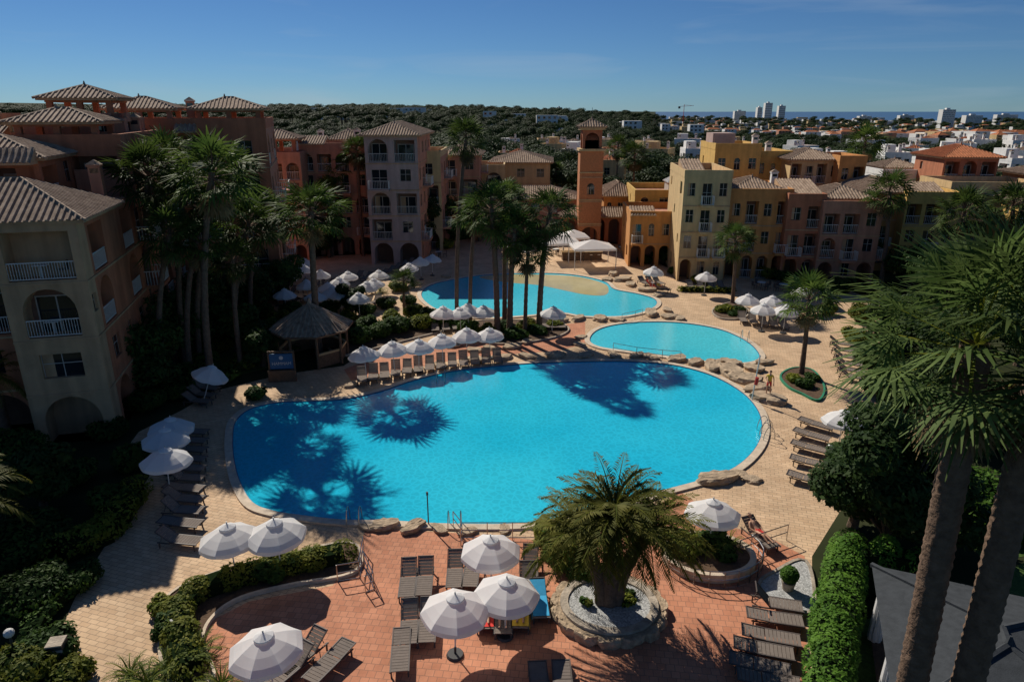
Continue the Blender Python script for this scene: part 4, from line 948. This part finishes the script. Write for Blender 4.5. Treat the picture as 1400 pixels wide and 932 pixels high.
# ---------------------------------------------------------------- kiosk, sign, tents, gazebo, rails, bits
def kiosk():
    kx,ky=P(430,490); b=B(); n=8; R=3.1; zt=2.6; ap=4.4
    for i in range(n):
        a0,a1=2*math.pi*(i+.5)/n,2*math.pi*(i+1.5)/n
        p0=(R*math.cos(a0),R*math.sin(a0),zt);p1=(R*math.cos(a1),R*math.sin(a1),zt)
        ridged(b,p0,p1,(0,0,ap),(0,0,ap),'roof:tile',.3); b.beam('roof:tile',p0,(0,0,ap),.09,5)
        b.beam('eaves:wood',p0,p1,.09,4); r=.82
        b.beam('posts:wood',(p0[0]*r,p0[1]*r,0),(p0[0]*r,p0[1]*r,zt+.3),.11,8)
        q0=(p0[0]*r*.97,p0[1]*r*.97);q1=(p1[0]*r*.97,p1[1]*r*.97)
        if i!=5: 
            b.poly('counter:wood',[(*q0,.05),(*q1,.05),(*q1,1.05),(*q0,1.05)]); b.beam('counter_top:cream',(*q0,1.08),(*q1,1.08),.1,4)
    b.beam('roof:tile',(0,0,ap-.1),(0,0,ap+.4),.2,8,.1)
    b.finish('octagonal_bar_kiosk',(kx,ky,0),0)
kiosk()
x,y=P(388,520); b=B(); b.box('board:bluesign',-.8,-.06,.9,.8,.06,2.0); b.box('frame:wood',-.9,-.12,.0,-.802,.12,2.1); b.box('frame:wood',.802,-.12,0,.9,.12,2.1); b.box('frame:wood',-.9,-.1,2.102,.9,.1,2.2); b.box('planter:wood',-.95,-.3,.0,.95,-.122,.85)
e=b.finish('information_sign',(x,y,0),.1)
tx=bpy.data.curves.new('lettering','FONT'); tx.body='HAMMAM'; tx.size=.3; tx.extrude=.005; tx.align_x='CENTER'; tx.materials.append(M['whitepaint']); o=obj('lettering',tx,e,(0,-.075,1.2),(math.pi/2,0,0))
b=B(); b.beam('disc:whitepaint',(0,-.062,1.72),(0,-.075,1.72),.14,16); o=b.finish('round_mark'); o.parent=e
def tent(px,py,w,d,h=2.9,name='white_canopy'):
    x,y=P(px,py,h); b=B(); c=[(-w/2,-d/2,h-.4),(w/2,-d/2,h-.4),(w/2,d/2,h-.4),(-w/2,d/2,h-.4)]
    for i in range(4):
        p,q=c[i],c[(i+1)%4]; b.poly('canopy:canvas',[p,q,(0,0,h+.4)]); b.poly('canopy:canvas',[p,q,(q[0],q[1],q[2]-.25),(p[0],p[1],p[2]-.25)]); b.beam('poles:whitepaint',(p[0],p[1],0),p,.05,6)
    b.finish(name,(x,y,0),.1)
tent(810,332,5,4); tent(768,325,4.2,4); tent(785,318,3.5,3.5)
x,y=P(795,355); b=B(); b.box('counter:wood',-2.5,-.5,0,2.5,.5,1.05); b.box('top:cream',-2.6,-.6,1.052,2.6,.6,1.12)
for i in range(5): b.beam('stools:dark',(-2+i,-1.1,0),(-2+i,-1.1,.75),.04,6); b.beam('stools:wood',(-2+i,-1.1,.75),(-2+i,-1.1,.82),.2,10)
b.finish('pool_bar',(x,y,0),.1)
for (px,py) in ((560,368),(600,352),(730,340),(760,348),(860,352),(850,345),(1040,395),(1070,398),(690,345),(720,352)):
    x,y=P(px,py); b=B(); b.beam('table:whitepaint',(0,0,.72),(0,0,.76),.45,14); b.beam('leg:dark',(0,0,0),(0,0,.72),.04,6)
    for a in (0,1.57,3.14,4.71):
        X,Y=math.cos(a)*.8,math.sin(a)*.8; b.box('chairs:taupef',X-.2,Y-.2,.42,X+.2,Y+.2,.46)
        for sx in (-.18,.16):
            for sy in (-.18,.16): b.box('chairs:taupef',X+sx,Y+sy,0,X+sx+.03,Y+sy+.03,.418)
        xx,yy=math.cos(a)*1.02,math.sin(a)*1.02; b.box('chairs:taupef',xx-.2 if abs(math.cos(a))<.5 else xx-.02,yy-.02 if abs(math.cos(a))<.5 else yy-.2,.462,xx+.2 if abs(math.cos(a))<.5 else xx+.02,yy+.02 if abs(math.cos(a))<.5 else yy+.2,.9)
    b.finish('cafe_table_set',(x,y,.01),.2)
b=B(); gw,gd=5.5,6.2
hip(b,0,0,gw,gd,2.75,.8,.35,'roof:slate',50,'eaves:slate')
for (xx,yy) in ((.1,.1),(gw-.1,.1),(.1,gd-.1),(gw-.1,gd-.1),(.1,gd/2),(gw-.1,gd/2)):
    b.beam('posts:whitepaint',(xx,yy,0),(xx,yy,2.58),.07,8)
    for k in range(7): a=k*.9; b.beam('curtains:canvas',(xx+.16*math.cos(a),yy+.16*math.sin(a),.05),(xx+.1*math.cos(a),yy+.1*math.sin(a),2.55),.09,6,.06)
b.poly('floor:wood',[(0,0,.06),(gw,0,.06),(gw,gd,.06),(0,gd,.06)]); b.box('daybed:whitepaint',1.2,1.5,.07,3.6,4.2,.5)
gx,gy=P(1222,960,2.7); b.finish('garden_gazebo',(gx+.2,gy-.3,0),math.radians(-22))
def railline(name,pts,h=.95,n=2,post=1.2,r=.022):
    b=B()
    for i in range(len(pts)-1):
        a=Vector((*pts[i],0)); c=Vector((*pts[i+1],0)); L=(c-a).length; k=max(1,int(L/post))
        for j in range(k+1): q=a+(c-a)*j/k; b.beam('posts:steel',q,q+Vector((0,0,h)),r,6)
        for m_ in range(n): zz=Vector((0,0,h-m_*.38)); b.beam('bars:steel',a+zz,c+zz,r,6)
    b.finish(name)
railline('pool_railing',W([(630,745),(632,738),(735,738),(745,745)]),.9,3,.9)
railline('pool_railing',W([(632,738),(620,722)]),.9,2)
railline('curved_railing',[(ccx+2.2*math.cos(a),ccy+1.8*math.sin(a)) for a in np.linspace(-2.6,.4,12)],.75,3,.8)
railline('ramp_railing',W([(1010,760),(1075,738)]),.8,2,1.3)
railline('ramp_railing',W([(462,795),(492,790),(498,755)]),.8,3,.8)
railline('ramp_railing',W([(500,810),(512,806),(498,775)]),.8,3,.8)
railline('footbridge_railing',W([(838,482),(870,488),(905,492),(930,494)]),.8,2,1.5)
railline('footbridge_railing',W([(850,441),(868,437),(878,434)]),.8,2,1.2)
def ladder(px,py,dx,dy):
    x,y=P(px,py); b=B(); d=Vector((dx,dy,0)).normalized(); n=Vector((-d.y,d.x,0))*.28
    for s in (-1,1):
        pr=None
        for k in range(9):
            a=math.pi*k/8; q=Vector((x,y,.02))+n*s-d*math.cos(a)*.35+Vector((0,0,math.sin(a)*.9 if k not in (0,8) else (.1 if k==0 else -.0)))
            if pr: b.beam('handrails:steel',pr,q,.022,6)
            pr=q
    b.finish('pool_ladder')
for t in ((1048,600,-1,-.1),(1045,590,-1,-.1),(485,716,0,1),(1018,466,-.6,-1),(603,522,0,-1),(622,722,0,1)): ladder(*t)
x,y=P(586,718); b=B(); b.beam('pole:dark',(0,0,0),(0,0,1.6),.03,6); b.beam('head:dark',(0,0,1.6),(0,0,1.75),.05,8); b.finish('pool_shower_post',(x,y,0))
x,y=P(84,905); b=B(); b.box('body:dark',-.24,-.24,0,.24,.24,.85); b.box('lid:rock2',-.26,-.26,.852,.26,.26,.9); b.box('band:frame',-.25,-.25,.6,.25,-.242,.7); b.finish('litter_bin',(x,y,.01),.2)
for (px,py) in ((24,905),(1130,640)):
    x,y=P(px,py); e=empty('globe_lamp',(x,y,0)); b=B(); b.beam('p:dark',(0,0,0),(0,0,1.1),.04,8); o=b.finish('post'); o.parent=e; obj('globe',ico('globe',[(0,0,1.25,.17,.17,.17)],M['whitepaint']),e)
x,y=P(1076,808); e=empty('potted_topiary',(x,y,0)); b=B(); b.beam('p:rock2',(0,0,.1),(0,0,.5),.2,14,.28); o=b.finish('pot'); o.parent=e
obj('foliage',quadmesh('foliage',leafcloud([(0,0,.8,.36,.36,.34)],1400,.05,fill=.85),[M['ivy']]),e); obj('dark_shade_core',ico('i',[(0,0,.8,.3,.3,.28)],M['core']),e)
x,y=P(240,870); b=B(); b.beam('pole:dark',(0,0,0),(0,0,.6),.03,6); b.beam('lamp:dark',(0,0,.6),(0,0,.75),.09,8); b.finish('garden_bollard_light',(x,y,0))
b=B(); x,y=P(549,910); b.box('cover:rock2',x-.2,y-.15,.009,x+.2,y+.15,.02); b.finish('drain_cover')
# ---------------------------------------------------------------- light, sky, camera
AZ=math.atan2(-.55,.835)
EL=math.radians(39)
sd=Vector((-.55*math.cos(EL),.835*math.cos(EL),math.sin(EL)))
L=bpy.data.lights.new('sun','SUN'); L.energy=5.0; L.angle=math.radians(.5); L.color=(1,.93,.82)
so=obj('sun',L); so.rotation_euler=sd.to_track_quat('Z','Y').to_euler()
w=bpy.data.worlds.new('World'); scene.world=w; w.use_nodes=True; nt=w.node_tree; N=nt.nodes; LK=nt.links
bg=N['Background']; sk=N.new('ShaderNodeTexSky'); sk.sky_type='NISHITA'; sk.sun_disc=False; sk.sun_elevation=EL; sk.sun_rotation=AZ
sk.altitude=0; sk.air_density=.75; sk.dust_density=0.05; sk.ozone_density=5
tint=N.new('ShaderNodeMix'); tint.data_type='RGBA'; tint.blend_type='MULTIPLY'; tint.inputs[0].default_value=1; tint.inputs[7].default_value=(.60,.88,1.14,1)
LK.new(sk.outputs[0],tint.inputs[6])
tc=N.new('ShaderNodeTexCoord'); mp=N.new('ShaderNodeMapping'); mp.inputs['Scale'].default_value=(1.6,1.6,14); mp.inputs['Rotation'].default_value=(0,.08,0)
LK.new(tc.outputs['Generated'],mp.inputs['Vector']); cn=N.new('ShaderNodeTexNoise'); cn.inputs['Scale'].default_value=1.8; cn.inputs['Detail'].default_value=7; cn.inputs['Distortion'].default_value=.6
LK.new(mp.outputs['Vector'],cn.inputs['Vector']); cm=N.new('ShaderNodeMapRange'); cm.inputs['From Min'].default_value=.54; cm.inputs['From Max'].default_value=.8; cm.inputs['To Max'].default_value=.28
LK.new(cn.outputs['Fac'],cm.inputs['Value']); cl=N.new('ShaderNodeMix'); cl.data_type='RGBA'; cl.inputs[7].default_value=(8,9.5,11,1)
LK.new(cm.outputs['Result'],cl.inputs[0]); LK.new(tint.outputs[2],cl.inputs[6]); LK.new(cl.outputs[2],bg.inputs['Color'])
bg.inputs['Strength'].default_value=.05
cam=bpy.data.cameras.new('camera'); cam.lens=24.0; cam.sensor_width=36; cam.clip_end=100000; cam.clip_start=.1
co=obj('camera',cam,None,(0,0,H),(math.pi/2-PITCH,0,0)); scene.camera=co
scene.view_settings.view_transform='Standard'; scene.view_settings.look='None'; scene.view_settings.exposure=0
